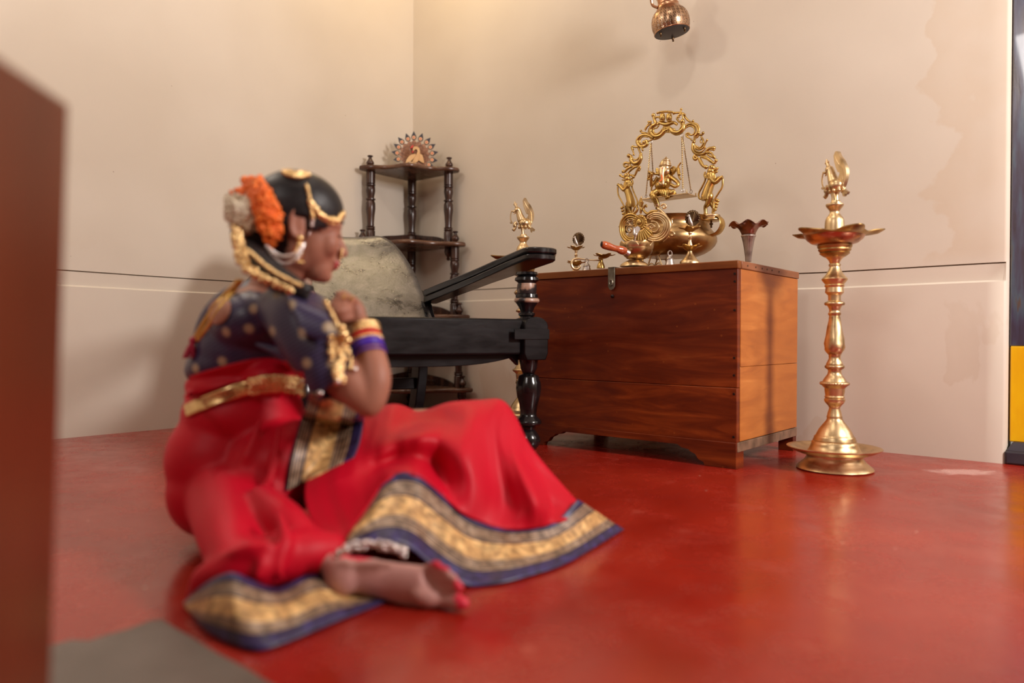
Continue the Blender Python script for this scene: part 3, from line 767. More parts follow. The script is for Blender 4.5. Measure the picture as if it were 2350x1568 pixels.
# ================================================================== TALL BRASS LAMPS
def dish(cz, r_in, r_tip, depth, n=5, ph=0.0, th=.0016, seg=90, lip=.006, c=(0, 0), mb=None, pw=1.6):
    """a shallow bowl whose rim runs out into n wick lips"""
    mb = mb or MB(); c = Vector((c[0], c[1], cz))
    up = []; lo = []
    nr = 9
    for j in range(nr + 1):
        t = j / nr; ru = []; rl = []
        for i in range(seg):
            a = 2 * pi * i / seg; k = (cos(n * (a - ph) / 2) ** 2) ** pw
            if t <= .7: q = t / .7; r = r_in * q; z = -depth * (1 - q * q * .85) - 0
            else:
                q = (t - .7) / .3; r = r_in + (r_tip - r_in) * q * (.12 + .88 * k); z = -depth * .15 * (1 - q) + lip * q * k - lip * .3 * q * (1 - k) + .35 * lip * sin(2 * n * a) * q * (1 - k)
                z -= depth * .35 * (q * (1 - q)) * k * 2
            p = c + Vector((r * cos(a), r * sin(a), z)); ru.append(p); rl.append(p + Vector((0, 0, -th)))
        up.append(ru); lo.append(rl)
    mb.grid(up, closed_u=True); mb.grid(lo[::-1], closed_u=True)
    mb.grid([up[-1], lo[-1]], closed_u=True)
    return mb
LY = G(1913, 1077).y
LC = G(1913, 1077); LC.z = 0
lamp = thing('tall_brass_oil_lamp', 'tall brass oil lamp with a bird finial, on the floor right of the chest', 'lamp', LC, 0, 'tall brass standing oil lamps')
def LP(prof, **k):
    mb = lathe_px(prof, 1911, LY, **k); c0 = V(1911, 800, LY); mb.xf(Matrix.Translation(Vector((LC.x - c0.x, LC.y - LY, 0)))); return mb
sL = LY / F
foot = [(1092 - 16, 81), (1074, 83), (1071, 81), (1066, 75), (1058, 66), (1050, 61), (1043, 60), (1040, 62)]
part('foot', LP(foot, z0=None, seg=64), M_BRASS, lamp, angle=60)
dr = [(1040, 40), (1041, 72), (1036, 86), (1030, 97), (1027, 102), (1025.5, 102), (1025, 98), (1029, 86), (1033, 79), (1035, 60), (1035, 52)]
mb = MB(); zz = [(V(1911, y, LY).z, r * sL) for y, r in dr]; mb.lathe(zz, (LC.x, LC.y, 0), 72, closed=False)
part('drip_tray', mb, M_BRASS, lamp, angle=60)
def flute(n, k): return lambda a, z, r: (1 + k * abs(cos(n * a / 2)), 0)
bell_ = [(1036, 60), (1034, 56), (1020, 50), (1014, 49), (1012, 46), (1009, 46.5), (1006, 44), (1003, 44.5), (1000, 41), (994, 38), (986, 34), (979, 29), (973, 24.5), (966, 19), (962, 17), (959, 16.5)]
part('bell_base', LP(bell_, seg=64), M_BRASS, lamp, angle=60)
stem = [(959, 16.5), (956.5, 17), (953, 15.5), (948.5, 15), (939, 12), (936, 12), (933, 13), (929, 16), (925, 20), (920, 22.5), (916, 22.5), (914, 20), (911, 22), (908, 20), (899, 21.5), (891, 22), (887, 26), (884.4, 28)]
part('stem', LP(stem), M_BRASS, lamp, angle=40)
part('fluted_ring', LP([(884.5, 27), (883, 29.5), (880, 30.5), (877.5, 29.5), (875.8, 26)], seg=72, rf=flute(36, .06)), M_BRASS, lamp, angle=60)
part('stem', LP([(876, 26), (870, 23), (864, 19), (859.6, 15.5), (852, 14), (847, 16)]), M_BRASS, lamp, angle=40)
part('fluted_ring', LP([(847.5, 16), (846, 18), (843.5, 20), (840, 20), (838.3, 18)], seg=60, rf=flute(30, .06)), M_BRASS, lamp, angle=60)
part('stem', LP([(838.6, 18), (836, 18.5), (831, 16), (823, 12.5), (815, 13), (812, 15)]), M_BRASS, lamp, angle=40)
def carve(a, z, r): return (1 + .045 * sin(5 * a + z * 260), 0)
part('carved_baluster', LP([(814, 13.5), (808, 18), (803, 21), (797, 22), (789, 22), (775, 20), (765, 18), (750, 15.5), (736, 13), (728, 12.2)], seg=60, rf=carve), M_BRASS, lamp, angle=60)
part('stem', LP([(729, 12), (725, 11.5), (723, 13.5), (719, 14), (717, 12), (712, 11.5), (705, 14), (702, 16), (700, 19)]), M_BRASS, lamp, angle=40)
part('fluted_ring', LP([(701, 19), (699, 20.5), (696, 20.8), (693.5, 19)], seg=60, rf=flute(30, .06)), M_BRASS, lamp, angle=60)
part('stem', LP([(694, 19), (690, 13.5), (684, 13.5), (678, 14), (674, 18), (671, 20.3), (664, 19.5), (660, 19), (658, 21), (655, 21.5), (653, 20), (649, 23), (644, 27), (641, 28), (639, 27), (636, 24), (629, 18.5), (623, 15), (615, 11.5), (612, 11), (610.5, 13), (606.5, 13), (605, 10.5), (599, 12.5), (593, 17), (589, 23)]), M_BRASS, lamp, angle=40)
part('capital', LP([(590, 22), (586, 28), (582, 33), (580, 31), (577, 33.5), (574, 35.5), (571, 34.5), (568, 37), (564, 37.5), (562, 36)], seg=60), M_BRASSOLD, lamp, angle=40)
zd = V(1911, 533, LY).z
part('wick_bowl', dish(zd, 66 * sL, 104 * sL, 30 * sL, 5, ph=radians(-14), c=(LC.x, LC.y), th=.003, lip=.006), M_BRASSOLD, lamp, angle=50)
part('bowl_underside', LP([(562, 38), (558, 50), (550, 60), (543, 64), (538, 66.5), (536, 66)], seg=60), M_COPPER, lamp, angle=50)
part('finial_cup', LP([(548, 22), (527, 21.5), (515, 21), (506, 20), (500, 18), (495, 14), (489, 10.3), (484, 11), (479, 14.5), (475, 18), (471.5, 19.5), (469, 19), (467, 13)], seg=48), M_BRASS, lamp, angle=40)
# the bird, side view in x-z, facing -x; units: pixels of the far lamp's crop
u = 2.9 / F / 6.53
def bp_(x, y, d=0.0): return Vector(((x - 500) * u, d * u, (672 - y) * u))
def bird():
    M = M_BRASSPALE
    bz = V(1911, 467, LY).z; T = Matrix.Translation(Vector((0, 0, bz))) @ Matrix.Rotation(BROT, 4, 'Z')
    def P(name, mb, par): mb.xf(T); return part(name, mb, M, par, world=False, angle=60)
    mb = MB(); mb.ell(bp_(515, 480), (92 * u, 92 * u, 78 * u)); mb.ell(bp_(470, 430), (60 * u, 60 * u, 60 * u))
    mb.tube([bp_(470, 430), bp_(445, 370), bp_(430, 320), bp_(420, 290)], [62 * u, 50 * u, 44 * u, 42 * u], 12)
    mb.ell(bp_(410, 285), (46 * u, 46 * u, 44 * u)); mb.tube([bp_(385, 300), bp_(350, 310), bp_(322, 300), bp_(318, 292)], [22 * u, 16 * u, 9 * u, 4 * u], 8)
    mb.tube([bp_(385, 320), bp_(350, 345)], [14 * u, 5 * u], 8)
    b = P('bird_body', mb, lamp)
    mb = MB()
    for k in range(34):                         # scale feathers round the breast
        a = (k % 9) / 9 * 2 * pi; r = k // 9
        c = bp_(480 + r * 22 + 40 * cos(a), 490 - 8 * r, 62 * sin(a))
        mb.ell(bp_(515 + 84 * cos(a) * cos(.5 * r), 500 - 22 * r + 40, 68 * sin(a) * cos(.35 * r)), (20 * u, 18 * u, 22 * u), nu=8, nv=5)
    P('breast_scales', mb, b)
    mb = MB(); mb.tube([bp_(400, 255), bp_(385, 225), bp_(372, 185), bp_(368, 160)], [24 * u, 20 * u, 14 * u, 5 * u], 8); mb.ell(bp_(362, 205), 14 * u, nu=8, nv=5); mb.ell(bp_(395, 195), 12 * u, nu=8, nv=5); P('crest', mb, b)
    mb = MB(); mb.tube(crs([bp_(325, 300), bp_(312, 340), bp_(308, 400), bp_(318, 450), bp_(335, 475), bp_(312, 480), bp_(305, 465)], 18), 9 * u, 6); P('beak_vine', mb, b)
    mb = MB(); mb.tube(crs([bp_(400, 470), bp_(372, 500), bp_(375, 545), bp_(355, 580), bp_(335, 568)], 14), [30 * u] * 6 + [22 * u] * 5 + [12 * u] * 3, 8); P('breast_plume', mb, b)
    out = [(560, 470), (548, 400), (575, 345), (540, 340), (512, 275), (492, 215), (484, 150), (505, 108), (535, 112), (560, 165), (600, 215), (635, 280), (656, 350), (650, 420), (620, 500), (590, 520)]
    mb = MB().prism([bp_(x, y, -23) for x, y in out][::-1], (0, 1, 0), 46 * u); tl = P('tail_fan', mb, b)
    mb = MB()
    for k in range(5):
        pts = crs([bp_(575 + 10 * k, 480, 0), bp_(600 + 8 * k - 20, 400, 0), bp_(575 + 12 * k - 20, 280 + 10 * k, 0), bp_(515 + 12 * k - 8, 160 + 24 * k, 0)], 10)
        for sg in (-1, 1): mb.tube([p + Vector((0, sg * 23 * u, 0)) for p in pts], [7 * u] * 9 + [3 * u], 6)
    P('tail_ribs', mb, tl)
    mb = MB().prism([bp_(x, y, -18) for x, y in [(590, 550), (625, 540), (672, 575), (655, 600), (635, 590), (628, 612), (608, 615), (600, 590)]], (0, 1, 0), 36 * u); P('rear_tail', mb, b)
    for sg in (-1, 1):
        mb = MB().tube([bp_(480, 545, sg * 26), bp_(486, 600, sg * 22), bp_(492, 665, sg * 20)], [26 * u, 20 * u, 26 * u], 10); P('bird_leg', mb, b)
    P('bird_base', MB().lathe([(0, 52 * u), (12 * u, 54 * u), (20 * u, 48 * u), (30 * u, 44 * u)], seg=24), b)
BROT = radians(-66)
bird()
L2 = G(1199, 996); L2.z = 0
lamp2 = clone(lamp, None, L2, radians(66), 'tall brass oil lamp half hidden behind the black chair arm')

# ================================================================== SMALL TWO-TIER PEACOCK LAMPS ON THE CHEST
def c7(x, y): return (1390 + x / 6.026, 470 + y / 6.026)
p2 = on_top(1582, -.165); Y2 = p2.y; s2 = Y2 / F
sl = thing('two_tier_peacock_lamp', 'small two-tiered brass lamp with a peacock fan, in front of the big brass bowl', 'lamp', p2, 0, 'two-tiered peacock lamps on the chest')
def zz2(y): return V(1582, y, Y2).z
zf = HL + .0005
def l2(prof, **k):
    mb = MB(); mb.lathe([(max(zz2(y), zf), r * s2) for y, r in prof], (p2.x, p2.y, 0), k.pop('seg', 36), **k); return mb
part('foot', l2([(606, 23), (603, 23), (600, 21.5), (597, 18), (592, 13), (586, 8.5), (581, 6), (576, 5)]), M_BRASSPALE, sl)
part('lower_dish', dish(zz2(565), 17 * s2, 30 * s2, 11.5 * s2, 5, ph=.2, c=(p2.x, p2.y), th=.0012, lip=.003), M_BRASSGOLD, sl, angle=60)
part('stem', l2([(576, 5), (564, 6.5), (558, 4.5), (553, 3.2), (549, 3.6), (546, 5), (543, 3), (539, 2.6), (537, 4.3), (534, 4.5), (532, 3.2), (529, 4)]), M_BRASSPALE, sl)
part('upper_dish', dish(zz2(523.5), 15 * s2, 27 * s2, 9 * s2, 5, ph=.5, c=(p2.x, p2.y), th=.0012, lip=.003), M_BRASSOLD, sl, angle=60)
def fan(root, cx, cy, R, wpx, mfan, mbird, px0, Yx, tilt):
    sx = Yx / F; c = V(cx, cy, Yx) + Vector((0, .003, 0)); mb = MB(); T = Matrix.Rotation(tilt, 4, 'Z')
    o = []; n = 60
    for i in range(n + 1):
        a = -pi * .18 + (pi * 1.36) * i / n; k = 1 + .09 * abs(sin(a * 9)); o.append(Vector((R * k * cos(a) * .92 * sx, 0, R * k * sin(a) * sx)))
    o += [Vector((-.35 * R * sx, 0, -R * 1.0 * sx)), Vector((.35 * R * sx, 0, -R * 1.0 * sx))]
    mb.prism(o, (0, 1, 0), .0025)
    for i in range(13):
        a = -pi * .1 + (pi * 1.2) * i / 12
        mb.tube([Vector((0, -.0008, -R * .5 * sx)), Vector((R * .85 * cos(a) * .9 * sx, -.0008, R * .85 * sin(a) * sx))], [.5 * sx, 1.5 * sx], 5)
        mb.ell(Vector((R * .86 * cos(a) * .92 * sx, -.001, R * .86 * sin(a) * sx)), (2.2 * sx, .0012, 2.2 * sx), nu=8, nv=5)
    mb.xf(Matrix.Translation(c) @ T)
    f = part('peacock_fan', mb, mfan, root, angle=50)
    mb = MB(); b = [Vector((-R * .1 * sx, -.004, -R * 1.05 * sx)), Vector((-R * .3 * sx, -.006, -R * .6 * sx)), Vector((-R * .42 * sx, -.007, -R * .1 * sx)), Vector((-R * .5 * sx, -.008, R * .25 * sx)), Vector((-R * .75 * sx, -.009, R * .2 * sx))]
    mb.tube(b, [3.2 * sx, 5.2 * sx, 3.6 * sx, 3 * sx, .8 * sx], 8); mb.ell(Vector((-R * .5 * sx, -.008, R * .3 * sx)), 2.8 * sx, nu=8, nv=6)
    mb.xf(Matrix.Translation(c) @ T); part('peacock_body', mb, mbird, f, angle=60)
fan(sl, 1590, 500.5, 17.5, 0, M_BRASSDARK, M_SILVER, 1582, Y2, radians(-8))
p1 = on_top(1321, .02)
sl1 = clone(sl, None, p1, radians(-12), 'small two-tiered brass lamp with a peacock fan, nearest the black chair arm')

# ================================================================== HAND LAMP, BELLS
def c6(x, y): return (1120 + x / 6.53, 440 + y / 6.53)
p3 = on_top(1378, -.10); Y3 = p3.y; s3 = Y3 / F
hl = thing('brass_hand_lamp', 'low brass lamp with a lobed dish and a long curled handle', 'lamp', p3)
def zz3(y): return V(1380, y, Y3).z
mb = MB(); mb.lathe([(max(zz3(y), zf), r * s3) for y, r in [(616, 9.5), (611, 9), (606, 7), (601, 5), (598, 4.5), (594, 5.5), (591, 7)]], (p3.x, p3.y, 0), 28); part('foot', mb, M_BRASSGOLD, hl)
part('dish', dish(zz3(585), 15 * s3, 27 * s3, 8 * s3, 5, ph=.1, c=(p3.x + 7 * s3, p3.y), th=.0012, lip=.003), M_BRASSOLD, hl, angle=60)
hp = [c6(*q) for q in [(1690, 1030), (1600, 1028), (1500, 1022), (1420, 1012), (1350, 1003), (1290, 1015), (1255, 1055), (1252, 1105), (1280, 1150), (1320, 1165), (1365, 1148), (1385, 1115), (1365, 1105)]]
mb = MB(); pp = [V(x, y, Y3 - .01) for x, y in hp]; rr_ = [1.6, 1.4, 1.3, 1.6, 2.2, 2.6, 2.8, 2.8, 2.8, 2.6, 2.2, 1.6, 1.2]
q = crs([(*p, r * s3) for p, r in zip(pp, rr_)], 40); mb.tube([Vector(a[:3]) for a in q], [a[3] for a in q], 8); part('handle', mb, M_BRASSPALE, hl)
def bell(px, ly, k, label, grp, ringed):
    p = on_top(px, ly); s_ = p.y / F * k; t = thing('hand_bell', label, 'bell', p, 0, grp)
    pr = [(0, 12.2), (1.2, 12.6), (3, 12), (8, 10.2), (12, 9), (15, 8.4), (15.5, 9.0), (17, 9.0), (17.5, 8.2), (20, 7), (23, 4.2), (24.5, 3), (27, 2.4)]
    part('bell_cup', MB().lathe([(a * s_, r * s_) for a, r in pr], seg=36), M_SILVER, t, world=False)
    if ringed:
        rg = [(4.2 * s_ * cos(a), 0, (30 + 4.6 * sin(a)) * s_) for a in [2 * pi * i / 18 for i in range(18)]]
        part('ring', MB().tube(rg, 1.1 * s_, 6, closed=True), M_SILVER, t, world=False)
    else:
        o = [(-4.6, 24), (-4.2, 34), (-2, 37), (3, 36.5), (5.2, 33), (5.4, 24)]; i_ = [(-1.8, 27), (-1.5, 31), (0, 33.5), (2, 32.5), (2.4, 27)]
        mb = MB(); n = 20
        oo = [Vector((4.9 * cos(a), 0, 30 + 7 * sin(a))) * s_ for a in [2 * pi * i / n for i in range(n)]]
        mb.tube(oo, 1.9 * s_, 8, closed=True, up=(0, 1, 0), flat=1.5); part('loop', mb, M_SILVER, t, world=False)
bell(1345.5, -.15, .94, 'small silver bell with a wire ring beside the curled brass handle', 'small silver bells on the chest', True)
bell(1536, -.205, .92, 'small silver bell with a tall loop, in front of the big brass bowl', 'small silver bells on the chest', False)

# ================================================================== INCENSE BURNER
p4 = on_top(1458, -.185); Y4 = p4.y; s4 = Y4 / F
ib = thing('lotus_incense_burner', 'lotus shaped brass incense burner with a red wooden handle and domed foot', 'incense burner', p4)
def zz4(y): return V(1460, y, Y4).z
def l4(prof, cx=1461, **k):
    c = V(cx, 570, Y4); mb = MB(); mb.lathe([(max(zz4(y), zf), r * s4) for y, r in prof], (c.x, c.y, 0), k.pop('seg', 48), **k); return mb
part('domed_foot', l4([(612, 33), (608, 31.5), (604, 27), (600, 20), (598, 15), (596.5, 12), (594, 12)], 1456), M_BRASSPALE, ib)
part('bowl', l4([(597, 12), (594, 20), (589, 27), (583, 33), (576, 36.5), (568, 37.5), (561, 36), (558, 34)]), M_BRONZE, ib)
part('pierced_lid', l4([(560, 35), (557.5, 33), (555, 26), (553.5, 16), (552.5, 4)]), M_COPPER, ib)
cb = V(1461, 570, Y4)
for k in range(8):
    a = 2 * pi * k / 8 + .35; rows = []
    for j in range(9):
        t = j / 8; z = zz4(594) + (zz4(554) - zz4(594)) * t; r = (21 + 18.5 * sin(min(1, t * 1.15) * pi * .5) - 1.0 * t * t) * s4
        wd = .43 * min(1, .35 + 1.3 * t) * (1 if t < .72 else 1 - ((t - .72) / .28) ** 1.3 * .97)
        rows.append([Vector((cb.x + (r + (.0012 if i in (1, 2, 3) else 0)) * cos(a + wd * (i - 2) / 2), cb.y + r * sin(a + wd * (i - 2) / 2), z)) for i in range(5)])
    part('lotus_petal', MB().grid(rows), M_BRASSPALE if k % 2 else M_BRONZE, ib, solid=.0016, subsurf=1)
mb = MB(); hp = [V(*c6(x, y), Y4 - .02) for x, y in [(2100, 920), (2060, 900)]]
mb.tube([V(1443, 582, Y4 - .05), V(1434, 577, Y4 - .055)], [7.5 * s4, 6.5 * s4], 14); part('handle_socket', mb, M_SILVER, ib)
hd = [(1435, 577, 8), (1430, 575.5, 9.6), (1424, 573.5, 9.4), (1417, 571.5, 7.4), (1408, 569.5, 7.2), (1400, 567, 8.2), (1392, 564, 8.9), (1386, 562, 8.6), (1381.5, 560.5, 6.5), (1379.5, 560, 3)]
q = crs([(*V(x, y, Y4 - .055 - .0008 * (1435 - x)), r * s4) for x, y, r in hd], 30)
hnd = part('handle', MB().tube([Vector(a[:3]) for a in q], [a[3] for a in q], 18), M_HANDLEW, ib)
cpt = q[-4]; part('handle_cap', MB().tube([Vector(q[-3][:3]), Vector(q[-1][:3]) + Vector((-.0015, 0, 0))], [6.6 * s4, 2 * s4], 12), M_NAIL, hnd)
mb = MB(); kb = V(1457, 553, Y4 - .004)
def kp(x, y, d=0): return V(1400 + x / 8.71, 440 + y / 8.71, Y4 - .006 + d)
mb.tube([kp(500, 1000), kp(500, 940), kp(505, 900)], [1.4 * s4, 1.2 * s4, 3 * s4], 8); mb.ell(kp(510, 855), (5 * s4, 4 * s4, 5.5 * s4))
mb.tube([kp(490, 850), kp(475, 800), kp(478, 750), kp(488, 715)], [3.5 * s4, 2.4 * s4, 2 * s4, 2.6 * s4], 8)
mb.prism([kp(x, y, .002) for x, y in [(505, 860), (500, 760), (515, 705), (550, 685), (590, 710), (605, 760), (570, 800), (545, 870)]], (0, 1, 0), .002)
part('bird_knob', mb, M_SILVER, ib)
mb = MB()
for (x, y) in [(455, 1030), (480, 1018), (520, 1030), (545, 1015), (570, 1040), (600, 1025), (615, 1050), (590, 1055), (545, 1045)]:
    mb.ell(kp(x, y, -.022), (1.6 * s4, .0012, .9 * s4), nu=8, nv=5)
part('pierced_hole', mb, M_NAIL, ib, kind='stuff')

# ================================================================== BIG BOWL WITH HANDLES
pb = on_top(1537, .075); YB = pb.y; sb = YB / F
bowl = thing('brass_bowl', 'large round brass bowl with two strap handles on openwork feet', 'bowl', pb)
def zzb(y): return V(1537, y, YB).z
bpf = [(590, 55), (588, 66), (583, 78), (576, 90), (567, 99), (558, 103.5), (549, 103.5), (541, 100), (534, 94), (527, 89), (519, 88), (511, 91), (507, 94), (505, 96), (504.5, 95), (507, 91), (511, 88), (519, 86), (530, 90), (545, 99), (560, 99), (575, 86), (584, 60), (586, 20), (586, .5)]
mb = MB(); mb.lathe([(zzb(y), r * sb) for y, r in bpf], (pb.x, pb.y, 0), 80, closed=False); mb.lathe([(zzb(590), .3 * sb), (zzb(590), 55 * sb)], (pb.x, pb.y, 0), 80, closed=False)
part('vessel', mb, M_BRONZE, bowl, angle=60)
def strap(sg):
    a = D2 if sg > 0 else -D2; c = Vector((pb.x, pb.y, 0)); r = []
    for rr, y in [(90, 509), (104, 508), (116, 509), (124, 515), (127, 526), (124, 536), (116, 544), (104, 548), (99, 551)]:
        r.append(c + a * (rr * sb) + Vector((0, 0, zzb(y))))
    return MB().tube(crs(r, 28), 8 * sb, 12, up=(0, 0, 1) if False else None, flat=.5)
for sg in (1, -1):
    a = D2 * sg; side = D1; c = Vector((pb.x, pb.y, 0)); prs = crs([(90, 509), (104, 507.5), (115, 509), (123, 515), (126, 526), (123, 536), (115, 545), (103, 549), (99, 551)], 26)
    rows = [[], [], [], []]; mb = MB(); W_ = 13 * sb; T_ = 2.4 * sb
    pts = [c + a * (r * sb) + Vector((0, 0, zzb(y))) for r, y in prs]; ring = []
    for i, p in enumerate(pts):
        t = (pts[min(i + 1, 25)] - pts[max(i - 1, 0)]).normalized(); n = t.cross(side).normalized()
        ring.append([p + side * (W_ * cos(g)) * (1.0 if abs(cos(g)) > .1 else 1) + n * (T_ * sin(g) * (1 + .25 * cos(4 * g))) for g in [2 * pi * k / 16 for k in range(16)]])
    mb.grid(ring, closed_u=True); mb.add(ring[0], [tuple(range(16))]); mb.add(ring[-1], [tuple(range(15, -1, -1))])
    part('handle', mb, M_BRASSGOLD, bowl, angle=60)
zf2 = zzb(589.5)
for ang in (-100, 20, 140):                       # openwork scroll feet
    a = radians(ang) - A1; d = Vector((cos(a), sin(a), 0)); t = Vector((-sin(a), cos(a), 0)); c = Vector((pb.x, pb.y, 0)) + d * (55 * sb)
    mb = MB()
    for sg in (-1, 1):
        pts = []
        for i in range(26):
            f_ = i / 25; th = f_ * 3.6 * pi; r = (11 - 8.5 * f_) * sb; pts.append(c + t * sg * (12 * sb - r * cos(th)) + Vector((0, 0, HL + .003 + 10.5 * sb + r * sin(th))))
        mb.tube(pts, 1.7 * sb, 7)
        mb.tube([c + t * sg * 26 * sb + Vector((0, 0, HL + .002)), c + t * sg * 22 * sb + Vector((0, 0, HL + 12 * sb)), c + t * sg * 10 * sb + Vector((0, 0, zf2))], 1.8 * sb, 7)
    mb.tube([c - t * 27 * sb + Vector((0, 0, HL + .0032)), c + t * 27 * sb + Vector((0, 0, HL + .0032))], 1.9 * sb, 7)
    mb.tube([c - t * 14 * sb + Vector((0, 0, zf2)), c + t * 14 * sb + Vector((0, 0, zf2))], 1.9 * sb, 7)
    mb.ell(c + Vector((0, 0, HL + 12 * sb)), (3.5 * sb, 3.5 * sb, 6 * sb), nu=8, nv=6)
    part('openwork_foot', mb, M_BRASSPALE, bowl, angle=60)

# ================================================================== ORNATE SCROLL PLATE IN FRONT OF THE BOWL
def c8(x, y): return (1400 + x / 8.7125, 440 + y / 8.7111)
po = on_top(1475, -.112)
orn = thing('brass_scroll_ornament', 'brass openwork scroll plate with a round flower medallion, behind the incense burner', 'ornament', po, 0)
ON = (NW + Vector((0, 0, -.0))).normalized(); OO = Vector((po.x, po.y, 0))
def OP(x, y, d=0.0): return PP(*c8(x, y), OO + ON * d, ON)
so = po.y / F / 8.71
def otube(pts, r, mb, d=0.0, n=None, seg=8):
    q = crs([(x, y, rr) for (x, y), rr in zip(pts, r if hasattr(r, '__len__') else [r] * len(pts))], n or len(pts) * 5)
    mb.tube([OP(a, b, d) for a, b, _ in q], [c * so for _, _, c in q], seg)
def arcpts(cx, cy, r0, r1, a0, a1, n=14, ky=1.0): return [(cx + (r0 + (r1 - r0) * i / (n - 1)) * cos(radians(a0 + (a1 - a0) * i / (n - 1))), cy - ky * (r0 + (r1 - r0) * i / (n - 1)) * sin(radians(a0 + (a1 - a0) * i / (n - 1)))) for i in range(n)]
# big right scroll: four nested bands
for k, (r, w) in enumerate(((300, 28), (258, 30), (214, 28), (180, 19))):
    mb = MB(); cx, cy = 900, 690
    otube(arcpts(cx, cy, r * .82, r, 118, 20, 14, 1.0) + arcpts(cx, cy, r, r * .98, 10, -118, 16, 1.02), [w * .7] * 3 + [w] * 24 + [w * .8] * 3, mb, d=-.004 + .0015 * k, n=90)
    part('scroll_band', mb, M_BRASSPALE, orn, angle=60)
for k, (r, w) in enumerate(((228, 26), (190, 25), (156, 18))):
    mb = MB(); cx, cy = 430, 740
    otube(arcpts(cx, cy, r * .9, r, 60, 150, 12, 1.35) + arcpts(cx, cy, r, r * .95, 160, 280, 14, 1.3), w, mb, d=-.003 + .0015 * k, n=80)
    part('scroll_band', mb, M_BRASSGOLD, orn, angle=60)
for cp_, cr_ in ((arcpts(870, 720, 130, 30, 110, -330, 30), [20] * 15 + [16] * 10 + [24] * 5),
    (arcpts(830, 700, 60, 26, 180, -160, 16), [22] * 12 + [28] * 4),
    (arcpts(400, 760, 90, 22, 60, 420, 26), [16] * 20 + [22] * 6),
    (arcpts(810, 520, 60, 22, 200, -130, 16), [24] * 12 + [26] * 4),
    (arcpts(400, 560, 66, 22, -20, 330, 18), [20] * 14 + [26] * 4),
    (arcpts(1240, 850, 62, 20, 170, -170, 20), [22] * 16 + [30] * 4),
    (arcpts(1080, 300, 60, 20, 190, -150, 20), [20] * 16 + [28] * 4),
    ([(1180, 900), (1080, 990), (1060, 1000)], [26, 18, 10]),
    ([(1190, 740), (1235, 640), (1235, 560), (1260, 540)], [22, 20, 16, 18]),
    ([(950, 340), (1040, 400), (1130, 500), (1190, 620), (1200, 740)], [30, 26, 24, 22, 18])):                   # inner curls
    mb = MB(); otube(cp_, cr_, mb); part('inner_curl', mb, M_BRASSPALE, orn, angle=60)
mb = MB()                                          # top crest
mb.prism([OP(x, y, -.002) for x, y in [(560, 220), (600, 130), (616, 120), (635, 180), (660, 215), (640, 300), (600, 310), (575, 290)]], ON, .005)
otube([(690, 290), (665, 350), (700, 410), (760, 440), (830, 400), (950, 385)], [24, 26, 26, 28, 30, 20], mb)
otube([(690, 290), (715, 270), (735, 295), (715, 310)], [22, 20, 16, 14], mb)
otube([(530, 290), (545, 360), (490, 430), (400, 470), (330, 520), (280, 600), (250, 700)], [24, 28, 30, 30, 28, 30, 24], mb)
otube([(530, 290), (500, 300), (480, 340), (455, 400)], [18, 16, 18, 24], mb)
otube([(610, 300), (620, 360), (612, 440)], [26, 32, 20], mb)
for a in (-40, -20, 0, 20, 40): otube([(612, 300), (612 + 75 * sin(radians(a)), 300 - 110 * cos(radians(a)))], [10, 16], mb, d=-.004)
part('crest', mb, M_BRASSGOLD, orn, angle=60)
mb = MB()                                          # medallion
cM = OP(598, 615); fr = Matrix((D2, NW, Vector((0, 0, 1)))).transposed()
R3 = fr @ Matrix.Rotation(pi / 2, 3, 'X')
def disc(profile, c, mb, rf=None, seg=72): mb.lathe(profile, c, seg, rf, True, M=R3)
disc([(-.002, 150 * so), (.001, 150 * so), (.004, 135 * so), (.004, 100 * so), (.007, 96 * so), (.007, 80 * so), (.004, 76 * so), (.004, 62 * so), (.007, 56 * so), (.008, 34 * so), (.010, 20 * so), (.010, 4 * so)], cM - NW * .002, mb, lambda a, z, r: (1 + (.05 * abs(cos(8 * a)) if r > 98 * so else 0), 0), 96)
md_ = part('medallion', mb, M_BRASSGOLD, orn, angle=30)
mb = MB()
for k in range(16):
    a = 2 * pi * k / 16; c = OP(598 + 122 * cos(a), 615 - 122 * sin(a), -.006); mb.ell(c, (24 * so, .0035, 24 * so), fr, 10, 6)
for k in range(9):                                 # fan below the medallion
    a = radians(-125 + 13 * k); c = OP(600 + 0 * cos(a), 720); e = (610 + 255 * cos(a), 735 - 255 * sin(a)); otube([(598 + 110 * cos(a), 680 - 110 * sin(a)), e], [12, 28], mb, d=-.003)
part('medallion_petals', mb, M_BRASSGOLD, md_, angle=60)
mb = MB(); otube([(470, 1000), (640, 985), (800, 1010)], [20, 26, 20], mb, d=.002)
bz0 = OP(640, 985, .002); b1 = Vector((bz0.x, bz0.y, HL + .001)); mb.tube([bz0, b1], 3.5 * sb, 10); mb.lathe([(0, 18 * sb), (.004, 18 * sb), (.007, 5 * sb)], b1, 24)
part('stand', mb, M_BRASSOLD, orn, angle=60)

